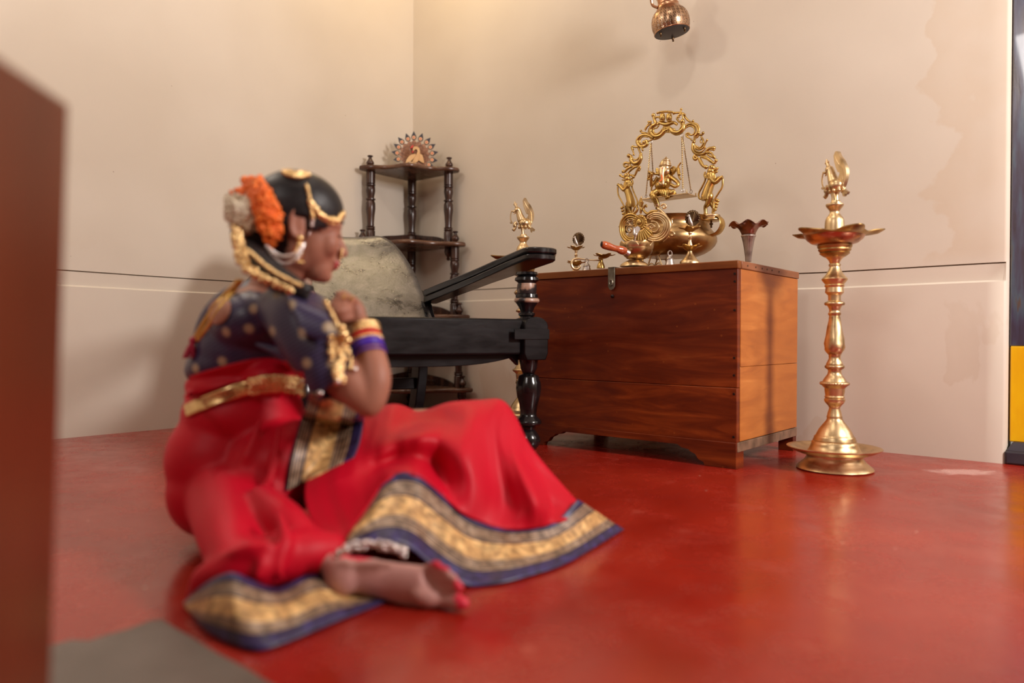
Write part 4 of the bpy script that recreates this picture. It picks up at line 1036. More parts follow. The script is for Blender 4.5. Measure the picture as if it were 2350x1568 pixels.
# ================================================================== SWING ARCH WITH LIONS, CHAINS, SEAT
def c5(x, y): return (1370 + x / 4.0195, 230 + y / 4.0205)
AO = Vector((pb.x, pb.y, 0)); AN = NW.copy()
def AP(x, y, d=0.0): return PP(*c5(x, y), AO + AN * d, AN)
def asc(x, y): return AP(x, y).y / F / 4.02
arch = thing('brass_swing_arch', 'ornate brass arch of leafy scrolls and two lions, holding a chained swing', 'ornament', (AO.x, AO.y, HL + .1))
def atube(pts, r, mb, d=0.0, n=None, seg=7):
    rl = r if hasattr(r, '__len__') else [r] * len(pts)
    q = crs([(x, y, rr) for (x, y), rr in zip(pts, rl)], n or max(6, len(pts) * 4))
    dd = d if not hasattr(d, '__len__') else 0
    mb.tube([AP(a, b, dd) for a, b, _ in q], [max(.3, c) * asc(a, b) for a, b, c in q], seg)
def aell(x, y, rx, rz, ry, mb, d=0.0, nu=10, nv=7, rot=0):
    s_ = asc(x, y); M = fr @ Matrix.Rotation(rot, 3, 'Y'); mb.ell(AP(x, y, d), (rx * s_, ry * s_, rz * s_), M, nu, nv)
def CL(ox):
    def f(x, y): return ((ox + x / 8.7125 - 1370) * 4.0195, (240 + y / 8.711 - 230) * 4.0205)
    return f
strokes = {1400: [
 (34, [(1180, 500), (1100, 530), (1020, 610), (920, 640), (840, 600), (805, 520), (840, 440), (915, 390), (890, 310), (868, 215)]),
 (16, [(1060, 470), (990, 560), (920, 590), (868, 550), (880, 480), (935, 470), (965, 430)]),
 (20, [(1075, 570), (990, 655), (870, 690), (775, 620), (785, 500), (825, 420), (800, 350)]),
 (14, [(900, 610), (850, 560), (850, 500), (880, 450)]),
 (30, [(870, 670), (770, 620), (680, 612), (600, 645), (545, 720), (560, 790), (620, 838), (700, 832), (745, 785), (728, 725), (680, 755)]),
 (15, [(760, 650), (660, 640), (605, 690), (595, 760), (650, 792), (668, 755)]),
 (22, [(790, 610), (710, 575), (640, 562), (618, 530)]), (16, [(700, 520), (745, 440), (790, 405), (818, 345)]), (15, [(690, 505), (722, 455), (770, 380), (765, 345)]),
 (16, [(760, 740), (800, 720), (840, 700), (850, 680)]),
 (24, [(560, 780), (570, 860), (590, 930), (618, 990)]), (18, [(600, 840), (640, 880), (655, 910)]), (18, [(565, 850), (500, 850), (452, 835), (440, 880), (462, 940), (475, 1000)]), (20, [(440, 840), (430, 870), (455, 900)]),
 (34, [(610, 995), (615, 1080), (560, 1160), (480, 1175), (420, 1115), (425, 1040), (378, 1025)]),
 (16, [(598, 1010), (580, 1060), (525, 1105), (470, 1095), (440, 1050)]), (22, [(628, 1060), (600, 1160), (520, 1232), (420, 1232), (395, 1170)]), (14, [(400, 1120), (390, 1100), (420, 1080)]),
 (24, [(585, 1240), (545, 1310), (505, 1400), (470, 1450)]), (26, [(430, 1240), (345, 1290), (295, 1345), (262, 1340)]), (22, [(410, 1190), (325, 1165), (280, 1195), (300, 1245), (350, 1230)]),
 (22, [(560, 1232), (480, 1262), (400, 1330), (330, 1400)]), (24, [(340, 1390), (262, 1445), (208, 1415)]), (20, [(340, 1390), (420, 1415), (478, 1430), (440, 1475), (380, 1500)]), (22, [(590, 1230), (600, 1280), (580, 1310)])],
 1540: [
 (40, [(-330, 500), (-300, 540), (-20, 500)][1:1] or [(-10, 490), (40, 545), (140, 560), (225, 505), (250, 430), (232, 340)]), (24, [(-60, 430), (-10, 470), (60, 505)]), (22, [(10, 560), (100, 598), (200, 572), (265, 490)]), (16, [(170, 500), (205, 440), (190, 370), (150, 335)]),
 (20, [(165, 350), (122, 285), (150, 232), (182, 180), (205, 95)]), (18, [(170, 260), (140, 235), (190, 200)]), (20, [(40, 190), (110, 165), (240, 180), (282, 250), (335, 312), (400, 352), (440, 330)]), (18, [(230, 190), (240, 260), (225, 320)]), (16, [(250, 190), (275, 200)]),
 (30, [(255, 480), (330, 412), (420, 392), (500, 430), (538, 512), (520, 585), (485, 625), (470, 690), (455, 745)]),
 (16, [(290, 470), (370, 430), (450, 455), (478, 520), (455, 588), (400, 612), (350, 598), (320, 630), (370, 672), (410, 705)]), (20, [(330, 395), (430, 372), (525, 405), (562, 485), (550, 570)]), (14, [(380, 590), (345, 570), (300, 590), (300, 630), (340, 660)]),
 (20, [(500, 640), (520, 660), (560, 600)]), (24, [(575, 610), (625, 600), (640, 570)]), (20, [(600, 640), (642, 720), (640, 800), (580, 862), (510, 842)]), (14, [(600, 690), (585, 740), (600, 760)]),
 (32, [(440, 775), (438, 890), (490, 970), (580, 998), (680, 975), (735, 900), (810, 868), (855, 870)]), (17, [(462, 820), (490, 920), (560, 955), (640, 925), (680, 860)]), (18, [(470, 800), (500, 870), (560, 900), (640, 865), (690, 765), (722, 710)]),
 (26, [(490, 1000), (455, 1065), (490, 1100), (528, 1060), (480, 1040)]), (34, [(560, 1075), (600, 1160), (640, 1225), (700, 1250)]), (28, [(600, 1040), (720, 1078), (800, 1135), (865, 1175), (900, 1120)]), (24, [(730, 990), (800, 1040), (865, 1060)]), (24, [(790, 900), (850, 900)]), (22, [(700, 960), (780, 960), (830, 1000), (850, 1040)]), (22, [(640, 1030), (700, 1040), (760, 1090)])]}
for ox, L_ in strokes.items():
    cv = CL(ox)
    for k, (w_, pts) in enumerate(L_):
        mb = MB(); n = len(pts); w5 = w_ * .4614 * 1.12
        rl = [w5 * (.85 if i == 0 else 1.0 if i < n - 2 else .8) for i in range(n)]
        atube([cv(*p) for p in pts], rl, mb, d=((k * 37) % 7 - 3) * .0009 - (.003 if w_ < 20 else 0), n=n * 6, seg=10)
        aell(*cv(*pts[-1]), w5 * 1.15, w5 * 1.15, w5 * 1.1, mb, d=((k * 37) % 7 - 3) * .0009 - (.003 if w_ < 20 else 0))
        part('leaf_scroll', mb, M_BRASSGOLD, arch, angle=60)
mb = MB()                                          # crown piece: two ribbed bosses over a leaf
for x in (603, 665):
    aell(x, 160, 30, 42, 26, mb, d=-.008)
    for k in range(5): atube([(x - 24, 135 + k * 13), (x, 131 + k * 14), (x + 24, 135 + k * 13)], 4, mb, d=-.0125 - .001)
for x in range(560, 720, 16): aell(x, 118 - 12 * sin((x - 560) / 160 * pi), 12, 12, 12, mb, d=-.004)
atube([(570, 205), (640, 225), (710, 205)], [14, 18, 14], mb, d=-.006)
for k in range(5): atube([(640 + (k - 2) * 10, 225), (640 + (k - 2) * 17, 300)], [8, 10], mb, d=-.004)
atube([(530, 165), (565, 155), (600, 175)], 10, mb); atube([(560, 225), (600, 205), (640, 215), (700, 205), (740, 225)], 14, mb, d=-.004)
part('crown_piece', mb, M_BRASSGOLD, arch, angle=60)
# lions: traced from the right one, mirrored for the left
def lion(f, base, name):
    ln = MB()
    def t(pts, r, d=0.0, n=None): atube([f(x, y) for x, y in pts], [q * f.k for q in (r if hasattr(r, '__len__') else [r] * len(pts))], ln, d, n, 10)
    def e(x, y, rx, rz, ry, d=0.0, rot=0): X, Y_ = f(x, y); aell(X, Y_, rx * f.k, rz * f.k, ry * f.k, ln, d, 12, 8, rot * f.m)
    t([(1010, 920), (1010, 880), (1035, 800), (1060, 740), (1050, 690)], [46, 48, 42, 40, 40])
    e(1025, 890, 52, 48, 36)
    t([(1045, 900), (1020, 960), (1000, 990), (1005, 1050)], [36, 26, 18, 17]); t([(1010, 1050), (985, 1055)], [16, 12])
    t([(1020, 900), (1060, 960), (1075, 1000), (1070, 1045)], [30, 24, 16, 15], d=.006)
    t([(1045, 720), (1090, 760), (1140, 720), (1160, 710)], [24, 20, 16, 18], d=-.008); t([(1040, 710), (1085, 740), (1130, 710)], [20, 18, 15], d=.006)
    e(1045, 690, 48, 34, 34); e(1052, 655, 36, 36, 30); e(1060, 625, 34, 30, 28); e(1095, 640, 34, 14, 20, rot=-.5); e(1090, 668, 32, 10, 18, rot=-.3); e(1050, 610, 11, 11, 11, d=-.008)
    for k in range(9): X = 1000 + k * 11; t([(X, 690), (X + 2, 730 - abs(k - 4) * 2)], [5, 8], d=-.009)
    t([(985, 915), (945, 905), (940, 860), (975, 790), (1000, 730), (990, 690), (1000, 660)], [9, 10, 9, 9, 9, 9, 7])
    t([(1160, 730), (1155, 800), (1120, 860), (1080, 930), (1075, 1000)], [10, 9, 9, 9, 9], d=-.006)
    for k in range(4): e(1110 - k * 6, 925 + k * 28, 24 - 3 * k, 16, 16, rot=.5)
    body_ = part('lion', ln, M_BRASSGOLD, arch, angle=60)
    mb = MB(); cx, cy = f(1055, 1070); s_ = asc(cx, cy); c = AP(cx, cy)
    pr = [(-46, 88), (-40, 96), (-34, 96), (-26, 70), (-20, 78), (-12, 78), (-4, 82), (0, 82), (8, 78), (14, 60)]
    mb.lathe([(z * s_ * f.k, r * s_ * f.k) for z, r in pr], c, 36); part('lion_base', mb, M_BRASSPALE, arch)
    mb = MB(); mb.tube([c + Vector((-.1 * s_, 0, -46 * s_)), c + Vector((0, 0, -108 * s_ * f.k))], 9 * s_, 10); mb.lathe([(-80 * s_, 17 * s_), (-66 * s_, 17 * s_)], c + Vector((0, 0, 0)), 6); part('bolt', mb, M_BRASSDARK, arch)
def fr_(x, y): return (x, y)
fr_.k = 1; fr_.m = 1
def fl_(x, y): return (286 - (x - 1045) * .82 - .0, 760 + (y - 690) * .99)
fl_.k = .82; fl_.m = -1
lion(fr_, 0, 'r'); lion(fl_, 0, 'l')
# swing: bar hooks, chains, seat
def chain(a, b, r=7.0, dA=0.0, dB=0.0):
    A = AP(*a, dA); B = AP(*b, dB); s_ = asc(*a); n = int((B - A).length / (r * 1.55 * s_)); d = (B - A).normalized(); mb = MB()
    e1 = d.cross(AN).normalized(); e2 = d.cross(e1)
    for i in range(n):
        c = A.lerp(B, (i + .5) / n); sidev = (e1 + e2).normalized() if i % 2 else (e1 - e2).normalized()
        mb.tube([c + d * (r * 1.15 * s_ * cos(g)) + sidev * (r * .75 * s_ * sin(g)) for g in [2 * pi * k / 8 for k in range(8)]], 2.1 * s_, 5, closed=True)
    return part('chain', mb, M_BRASSOLD, arch, kind='stuff')
chain((497, 400), (452, 880), dA=0, dB=-.03); chain((500, 400), (518, 700), dB=.03)
chain((782, 340), (792, 815), dA=0, dB=-.03); chain((790, 340), (865, 830), dB=.03)
for (x, y, r, d) in ((497, 385, 20, 0), (786, 325, 20, 0), (452, 885, 14, -.03), (790, 830, 17, -.03), (868, 845, 17, .03), (520, 710, 14, .03)):
    s_ = asc(x, y); c = AP(x, y, d)
    part('ring', MB().tube([c + D2 * (r * .7 * s_ * cos(g)) + Vector((0, 0, r * s_ * sin(g))) for g in [2 * pi * k / 14 for k in range(14)]], 3 * s_, 6, closed=True), M_SILVER, arch)
zsw = AP(600, 915).z
x0 = (AP(450, 915) - AO).dot(D2); x1 = (AP(880, 880) - AO).dot(D2)
fo = Matrix.Translation(Vector((AO.x, AO.y, 0))) @ Matrix.Rotation(RZ, 4, 'Z')
mb = MB().box(((x0 + x1) / 2, -.002, AP(800, 885).z), (x1 - x0, .075, .004)).xf(fo)
for x in (x0 + .003, x1 - .003):
    for y in (-.036, .032):
        q = MB().box((x, y, AP(800, 885).z + .006), (.004, .006, .012)).xf(fo); mb.merge(q)
part('swing_seat', mb, M_BRASSPALE, arch, bevel=.001)

# ================================================================== ELEPHANT-HEADED FIGURE ON THE SWING
def c9(x, y): return (1460 + x / 11.2, 350 + y / 11.2)
fig = thing('elephant_headed_figurine', 'small brass elephant-headed figure with red marks, sitting on the swing', 'figurine', (AO.x, AO.y, AP(800, 885).z))
FZ = -.012
def FP(x, y, d=0.0): return PP(*c9(x, y), AO + AN * (d + FZ), AN)
sfg = FP(700, 600).y / F / 11.2
def ftube(pts, r, mb, d=None, n=None, seg=12):
    d = d if hasattr(d, '__len__') else [d or 0.0] * len(pts); rl = r if hasattr(r, '__len__') else [r] * len(pts)
    q = crs([(x, y, rr, dd) for (x, y), rr, dd in zip(pts, rl, d)], n or len(pts) * 5); mb.tube([FP(a, b, e) for a, b, _, e in q], [c * sfg for _, _, c, _ in q], seg)
def fell(x, y, rx, rz, ry, mb, d=0.0, rot=0, nu=14, nv=9): mb.ell(FP(x, y, d), (rx * sfg, ry * sfg, rz * sfg), fr @ Matrix.Rotation(rot, 3, 'Y'), nu, nv)
mb = MB()
fell(730, 760, 190, 200, 150, mb); fell(660, 850, 190, 130, 160, mb, -.006); fell(760, 640, 180, 110, 120, mb)
ftube([(620, 1000), (760, 1040), (900, 1050), (1010, 1000)], [120, 125, 105, 70], mb, [0, -.012, -.016, -.012])
ftube([(950, 1010), (850, 1120), (760, 1180)], [60, 55, 45], mb, [-.014, -.02, -.02]); 
ftube([(560, 1020), (450, 1080), (430, 1120)], [120, 105, 95], mb, [-.004, -.016, -.02])
ftube([(440, 1110), (480, 1200), (540, 1310), (560, 1380)], [92, 88, 62, 44], mb, [-.02, -.024, -.024, -.024]); ftube([(570, 1390), (520, 1440)], [40, 30], mb, [-.024, -.036])
fb = part('body', mb, M_BRASSGOLD, fig, angle=70)
mb = MB()                                          # robe pleats
for k in range(8): ftube([(365 + k * 14, 1070 + k * 42), (450 + k * 10, 1130 + k * 40), (540 + k * 10, 1120 + k * 34)], 9, mb, [-.036, -.0405 + k * .0007, -.034], seg=6)
for k in range(6): ftube([(640 + k * 45, 960), (620 + k * 42, 1060), (700 + k * 30, 1150)], 8, mb, [-.030, -.033, -.030], seg=6)
for k in range(4): ftube([(620 + k * 12, 700 + k * 35), (740, 760 + k * 30), (860, 720 + k * 30)], 7, mb, [-.022, -.0275, -.022], seg=6)
part('robe_pleats', mb, M_BRASSGOLD, fb, angle=60)
mb = MB(); fell(740, 420, 135, 150, 120, mb, -.010); fell(760, 490, 120, 110, 100, mb, -.014)
ftube([(680, 420), (665, 520), (670, 640), (690, 740), (680, 820), (620, 810), (590, 760)], [86, 72, 54, 44, 40, 34, 26], mb, [-.022, -.028, -.032, -.034, -.036, -.038, -.040], 40)
hd_ = part('head_and_trunk', mb, M_BRASSPALE, fig, angle=70)
mb = MB(); mb.tube([FP(745, 350, -.008), FP(755, 270, -.006), FP(765, 190, -.004), FP(770, 150, -.004), FP(772, 105, -.004)], [150 * sfg, 132 * sfg, 84 * sfg, 40 * sfg, 8 * sfg], 20)
for k in range(4): 
    c = FP(745 + k * 6, 345 - k * 45, -.008); r = (156 - k * 18) * sfg
    mb.tube([c + D2 * (r * cos(g)) + NW * (r * .98 * sin(g)) for g in [2 * pi * q / 24 for q in range(24)]], 9 * sfg, 6, closed=True)
part('crown', mb, M_BRASSPALE, fig, angle=50)
for (x, y, rr, ww) in ((940, 470, .4, 1), (560, 500, -.4, .6)):
    mb = MB(); fell(x, y, 95 * ww, 120, 22, mb, .004, rr); fell(x - 10, y + 10, 70 * ww, 90, 22, mb, 0.0, rr); part('ear', mb, M_BRASSGOLD, fig)
for pts, r in (([(900, 640), (1040, 740), (1080, 820), (1000, 880), (900, 830)], [60, 52, 46, 42, 44]), ([(920, 560), (1040, 430), (1090, 420), (1110, 560)], [40, 34, 30, 26]), ([(560, 640), (430, 820), (390, 850), (380, 700), (400, 560)], [56, 44, 40, 34, 30]), ([(580, 560), (470, 550), (420, 520), (350, 520)], [34, 28, 28, 24])):
    mb = MB(); ftube(pts, r, mb, [0, -.006, -.012, -.018, -.022][:len(pts)]); fell(*pts[-1], 42, 40, 36, mb, [0, -.006, -.012, -.018, -.022][len(pts) - 1]); part('arm', mb, M_BRASSGOLD, fig, angle=70)
mb = MB(); ftube([(1150, 260), (1080, 360), (1060, 470), (1110, 640), (1150, 700)], [20, 24, 24, 24, 20], mb, -.012); part('held_axe', mb, M_BRASSGOLD, fig)
mb = MB(); ftube([(330, 480), (360, 560), (300, 690), (400, 700), (390, 980)], [24, 34, 26, 30, 22], mb, -.012); part('held_noose', mb, M_BRASSGOLD, fig)
mb = MB(); ftube([(640, 520), (655, 600), (665, 690), (600, 745)], [16, 24, 22, 18], mb, [-.0335, -.0365, -.038, -.042]); part('orange_paste_streak', mb, mat('orange_paste', (.85, .16, .03), .6), hd_, label='orange streak of paste down the trunk')
for (x, y, r, d) in ((690, 235, 30, -.0195), (668, 412, 22, -.0318), (665, 545, 24, -.0345), (545, 1355, 20, -.033)):
    mb = MB(); fell(x, y, r * 1.5, r * 1.5, 10, mb, d + .0006); part('white_mark', mb, mat('white_paste', (.8, .72, .65), .6), hd_)
    mb = MB(); fell(x, y, r, r, 10, mb, d - .0006); part('red_mark', mb, M_REDPAINT, hd_, label='red dot of vermilion')

# ================================================================== FLARED VASE
pv = on_top(1716, .02); Yv = pv.y; sv = Yv / F
vase = thing('flared_vase', 'slim silver vase with a ruffled brown rim, at the right end of the chest', 'vase', pv)
def zzv(y): return V(1716, y, Yv).z
h = [(0, 7), (3, 6.4)]
zlist = [(601, 6.5), (590, 7), (570, 9.5), (555, 12), (544, 14.5)]
mb = MB(); mb.lathe([(max(HL + .0008, zzv(y)), r * sv) for y, r in zlist], (pv.x, pv.y, 0), 72, lambda a, z, r: (1 + .07 * abs(sin(9 * a)), 0)); part('fluted_body', mb, M_SILVER, vase, angle=60)
part('collar', MB().lathe([(zzv(y), r * sv) for y, r in [(544.5, 15), (543, 16.5), (540.5, 16.5), (539, 15)]], (pv.x, pv.y, 0), 40), M_SILVER, vase)
rows = []; 
for r, y, k in [(14, 541, 0), (16, 535, 0), (19, 529, .05), (23, 523, .2), (29, 518, .5), (36, 515, .8), (41, 514, 1), (43, 515, 1.1)]:
    rows.append([Vector((pv.x + r * sv * (1 + .04 * k * cos(8 * a)) * cos(a), pv.y + r * sv * (1 + .04 * k * cos(8 * a)) * sin(a), zzv(y) + 4.6 * k * sv * cos(7 * a + .9))) for a in [2 * pi * i / 112 for i in range(112)]])
mb = MB().grid(rows, closed_u=True); part('ruffled_rim', mb, M_VASEIN, vase, solid=.0014, angle=70)

# ================================================================== PIERCED WALL LANTERN
wl = V(1540, 60, 2.80); sw = wl.y / F
lan = thing('pierced_wall_lantern', 'pierced copper globe lantern with a dark flat base, high on the wall', 'lantern', wl)
T = Matrix.Translation(wl) @ Matrix.Rotation(radians(-9), 4, 'Y')
M_LAN = mat('pierced_copper', (.6, .35, .2), .3, 1)
def lanmat():
    m = M_LAN; t = N(m, 'ShaderNodeTexCoord'); mp = N(m, 'ShaderNodeMapping'); mp.inputs['Scale'].default_value = (26, 9, 1); L(m, t.outputs['UV'], mp.inputs[0])
    fr1 = N(m, 'ShaderNodeVectorMath', operation='FRACTION'); L(m, mp.outputs[0], fr1.inputs[0])
    sb_ = N(m, 'ShaderNodeVectorMath', operation='SUBTRACT'); L(m, fr1.outputs[0], sb_.inputs[0]); sb_.inputs[1].default_value = (.5, .5, 0)
    ab = N(m, 'ShaderNodeVectorMath', operation='ABSOLUTE'); L(m, sb_.outputs[0], ab.inputs[0]); sx = N(m, 'ShaderNodeSeparateXYZ'); L(m, ab.outputs[0], sx.inputs[0])
    a = geo_math(m, 'ADD', sx.outputs[0], geo_math(m, 'MULTIPLY', sx.outputs[1], .8))            # small diamonds and the gaps between them
    d = geo_math(m, 'ABSOLUTE', geo_math(m, 'SUBTRACT', a, .30)); hole = geo_math(m, 'LESS_THAN', d, .105)
    bar = geo_math(m, 'GREATER_THAN', sx.outputs[0], .045); bar2 = geo_math(m, 'GREATER_THAN', sx.outputs[1], .05)
    hole = geo_math(m, 'MULTIPLY', geo_math(m, 'MULTIPLY', hole, bar), bar2)
    s2 = N(m, 'ShaderNodeSeparateXYZ'); L(m, t.outputs['UV'], s2.inputs[0])
    band = geo_math(m, 'MULTIPLY', geo_math(m, 'GREATER_THAN', s2.outputs[1], .06), geo_math(m, 'LESS_THAN', s2.outputs[1], .80))
    hole = geo_math(m, 'MULTIPLY', hole, band)
    L(m, geo_math(m, 'SUBTRACT', 1.0, hole), bs(m).inputs['Alpha'])
    n = N(m, 'ShaderNodeTexNoise', Scale=30); L(m, t.outputs['Object'], n.inputs[0]); L(m, ramp(m, n.outputs[0], [(.3, (.30, .17, .09)), (.6, (.56, .37, .24))]).outputs[0], bs(m).inputs['Base Color'])
lanmat()
gp = [(-14, 38.5), (-10, 40), (-2, 42.5), (8, 43.3), (18, 42), (28, 38), (36, 31), (42, 26)]
rows = []; uvs = []
for j, (z, r) in enumerate(crs(gp, 22)):
    rows.append([T @ Vector((r * sw * cos(2 * pi * i / 64), r * sw * sin(2 * pi * i / 64), z * sw)) for i in range(65)]); uvs.append([(i / 64, j / 21) for i in range(65)])
part('pierced_globe', MB().grid(rows, uvs), M_LAN, lan, angle=60)
part('base_plate', MB().lathe([(-16 * sw, 37 * sw), (-15 * sw, 39.5 * sw), (-12.5 * sw, 39.5 * sw)], seg=56).xf(T), mat('dark_enamel', (.035, .03, .032), .45, .2), lan, label='dark flat round base plate')
part('rim', MB().tube([T @ Vector((39.5 * sw * cos(a), 39.5 * sw * sin(a), -13 * sw)) for a in [2 * pi * i / 56 for i in range(56)]], 1.3 * sw, 8, closed=True), M_COPPER, lan)
for a in (200, 320, 75):
    c = Vector((31 * sw * cos(radians(a)), 31 * sw * sin(radians(a)), -16 * sw))
    part('foot', MB().lathe([(c.z - 9 * sw, 1.5 * sw), (c.z - 7 * sw, 2.4 * sw), (c.z - 5 * sw, 1.6 * sw), (c.z - 3 * sw, 2.8 * sw), (c.z, 2.8 * sw)], (c.x, c.y, 0), 10).xf(T), M_BRASSDARK, lan)
part('neck', MB().lathe([(42 * sw, 26 * sw), (46 * sw, 24 * sw), (49 * sw, 24.5 * sw), (52 * sw, 22 * sw), (62 * sw, 22 * sw), (72 * sw, 25 * sw), (78 * sw, 24 * sw)], seg=40).xf(T), M_COPPER, lan)
part('top_dome', MB().lathe([(78 * sw, 30 * sw), (82 * sw, 31 * sw), (96 * sw, 24 * sw), (108 * sw, 12 * sw), (114 * sw, 4 * sw)], seg=40).xf(T), M_COPPER, lan)
tp = T @ Vector((0, 0, 114 * sw)); dw = (UV(0, 0) - tp).dot(NW)
wp = tp + NW * (dw - .004) + Vector((0, 0, .10))
part('hook', MB().tube(crs([tp, tp + Vector((0, 0, .03)), tp + NW * (dw * .4) + Vector((0, 0, .085)), wp], 24), .004, 10), M_COPPER, lan)
part('wall_plate', MB().lathe([(0, .035), (.004, .035), (.008, .02)], wp, 28, M=fr @ Matrix.Rotation(pi / 2, 3, 'X')), M_COPPER, lan)
mb = MB(); mb.tube(crs([T @ Vector((-24 * sw, 0, 46 * sw)), T @ Vector((-34 * sw, 4 * sw, 56 * sw)), T @ Vector((-34 * sw, 0, 72 * sw)), T @ Vector((-24 * sw, 0, 78 * sw))], 16), 3.2 * sw, 8); part('side_handle', mb, M_COPPER, lan)
# ================================================================== THE GIRL
girl = thing('person', 'girl in navy blouse and red sari sitting on the floor, hands clasped at her chin', 'person', (G(560, 1240).x, 1.3, 0))
M_SKIN = noisemat('brown_skin', [(.3, (.31, .125, .08)), (.7, (.39, .17, .11))], 6, rough=.5, spec=.35)
bs(M_SKIN).inputs['Subsurface Weight'].default_value = .15; bs(M_SKIN).inputs['Subsurface Radius'].default_value = (.008, .003, .0015)
M_SOLE = noisemat('pale_sole_skin', [(.3, (.46, .22, .19)), (.7, (.54, .28, .25))], 8, rough=.5)
M_ALTA = mat('red_foot_dye', (.62, .02, .05), .45)
M_LIPS = mat('lips', (.40, .06, .06), .35)
M_RED = noisemat('red_silk', [(.3, (.44, .001, .010)), (.7, (.56, .0015, .020))], 4, 3, rough=.5, bump=.1, spec=.22)
bs(M_RED).inputs['Sheen Weight'].default_value = .06; bs(M_RED).inputs['Sheen Tint'].default_value = (1, .1, .25, 1)
M_HAIR = noisemat('black_hair', [(.3, (.006, .005, .006)), (.7, (.016, .014, .016))], 30, 5, vec=(.6, 3, 3), rough=.42, bump=.6, spec=.35)
M_GOLD = brass('gold_jewellery', (.86, .62, .30), (.48, .28, .10), rr=(.15, .35), scale=60)
M_SILV = brass('silver_jewellery', (.85, .80, .78), (.45, .42, .42), rr=(.12, .3), scale=60)
M_GOLDRIB = noisemat('gold_ribbon', [(.3, (.55, .30, .05)), (.7, (.80, .50, .12))], 40, rough=.35, metal=.5)
M_ORANGE = noisemat('orange_petals', [(.3, (.85, .13, .012)), (.7, (.95, .24, .03))], 50, rough=.55)
M_JASMINE = noisemat('cream_jasmine', [(.3, (.62, .52, .36)), (.7, (.85, .78, .62))], 50, rough=.55)
def m_blouse():
    m = mat('navy_silk_with_gold_dots', (.03, .02, .06), .38)
    uvn = tc(m, 'Object')
    mp = N(m, 'ShaderNodeMapping'); mp.inputs['Rotation'].default_value = (0, radians(28), 0); L(m, uvn, mp.inputs[0])
    wv = N(m, 'ShaderNodeTexWave', Scale=52, Distortion=.8); wv.bands_direction = 'Z'; L(m, mp.outputs[0], wv.inputs[0])
    c = mix(m, ramp(m, wv.outputs[0], [(.25, (0, 0, 0)), (.85, (1, 1, 1))]).outputs[0], (.018, .013, .040), (.052, .040, .105))
    sq = N(m, 'ShaderNodeSeparateXYZ'); L(m, uvn, sq.inputs[0]); cq = N(m, 'ShaderNodeCombineXYZ'); L(m, sq.outputs[0], cq.inputs[0]); L(m, sq.outputs[2], cq.inputs[1])
    v = N(m, 'ShaderNodeTexVoronoi', Scale=19, Randomness=.5, voronoi_dimensions='2D'); L(m, cq.outputs[0], v.inputs['Vector'])
    dot = ramp(m, v.outputs['Distance'], [(.10, (1, 1, 1)), (.19, (0, 0, 0))]).outputs[0]
    L(m, mix(m, dot, c, (.40, .31, .20)), bs(m).inputs['Base Color'])
    bp = N(m, 'ShaderNodeBump', Strength=.1); bp.inputs['Distance'].default_value = .001; L(m, wv.outputs[0], bp.inputs['Height']); L(m, bp.outputs[0], bs(m).inputs['Normal'])
    return m
M_BLOUSE = m_blouse()
def m_border(name, stops, sc=1.0):
    """woven border: colour bands across the width (V), brocade in the broad gold band"""
    m = mat(name, (.03, .02, .1), .4)
    t = N(m, 'ShaderNodeTexCoord'); sx = N(m, 'ShaderNodeSeparateXYZ'); L(m, t.outputs['UV'], sx.inputs[0])
    band = ramp(m, sx.outputs[1], stops); band.color_ramp.interpolation = 'CONSTANT'
    n = N(m, 'ShaderNodeTexNoise', Scale=95, Detail=4); L(m, t.outputs['Object'], n.inputs[0])
    n2 = N(m, 'ShaderNodeTexVoronoi', Scale=48); L(m, t.outputs['Object'], n2.inputs[0])
    k = ramp(m, n.outputs[0], [(.40, (.55, .55, .55)), (.56, (1, 1, 1))]).outputs[0]
    k2 = ramp(m, n2.outputs['Distance'], [(.15, (1, 1, 1)), (.6, (.62, .55, .5))]).outputs[0]
    mm = N(m, 'ShaderNodeMix', data_type='RGBA', blend_type='MULTIPLY'); mm.inputs[0].default_value = 1; L(m, band.outputs[0], mm.inputs[6]); L(m, k, mm.inputs[7])
    m2 = N(m, 'ShaderNodeMix', data_type='RGBA', blend_type='MULTIPLY'); m2.inputs[0].default_value = 1; L(m, mm.outputs[2], m2.inputs[6]); L(m, k2, m2.inputs[7])
    L(m, m2.outputs[2], bs(m).inputs['Base Color'])
    return m
NV = (.05, .038, .17); GO = (.95, .62, .26); ST = (.66, .48, .30); DK = (.035, .022, .06)
def stripes(a, b, n):
    o = []
    for i in range(n): x = a + (b - a) * i / n; o += [(x, ST), (x + (b - a) / n * .55, DK)]
    return o
M_BORD = m_border('navy_gold_sari_border', [(0, NV), (.10, DK)] + stripes(.13, .33, 5) + [(.34, GO), (.60, GO)] + stripes(.62, .80, 5) + [(.82, NV)])
M_BORD2 = m_border('navy_gold_pallu_border', [(0, DK)] + stripes(.03, .2, 4) + [(.22, GO), (.62, GO)] + stripes(.62, .86, 5) + [(.87, NV)])

YT = 1.30
def pt(px, py, Y=YT): return V(px, py, Y)
def rad(r, Y=YT): return r * Y / F
def chain3(mb, pts, seg=20, n=None, flat=1.0, up=None):
    """pts (px, py, Y, r_px) -> smooth tapering limb with round ends"""
    q = crs(pts, n or len(pts) * 5); P = [V(a, b, c) for a, b, c, _ in q]; R = [rad(r, c) for _, _, c, r in q]
    mb.tube(P, R, seg, up=up, flat=flat)
    mb.ell(P[0], R[0] * .995 if flat == 1 else R[0] * min(flat, 1), nu=seg, nv=10); mb.ell(P[-1], R[-1] * .995 if flat == 1 else R[-1] * min(flat, 1), nu=seg, nv=10)
    return mb

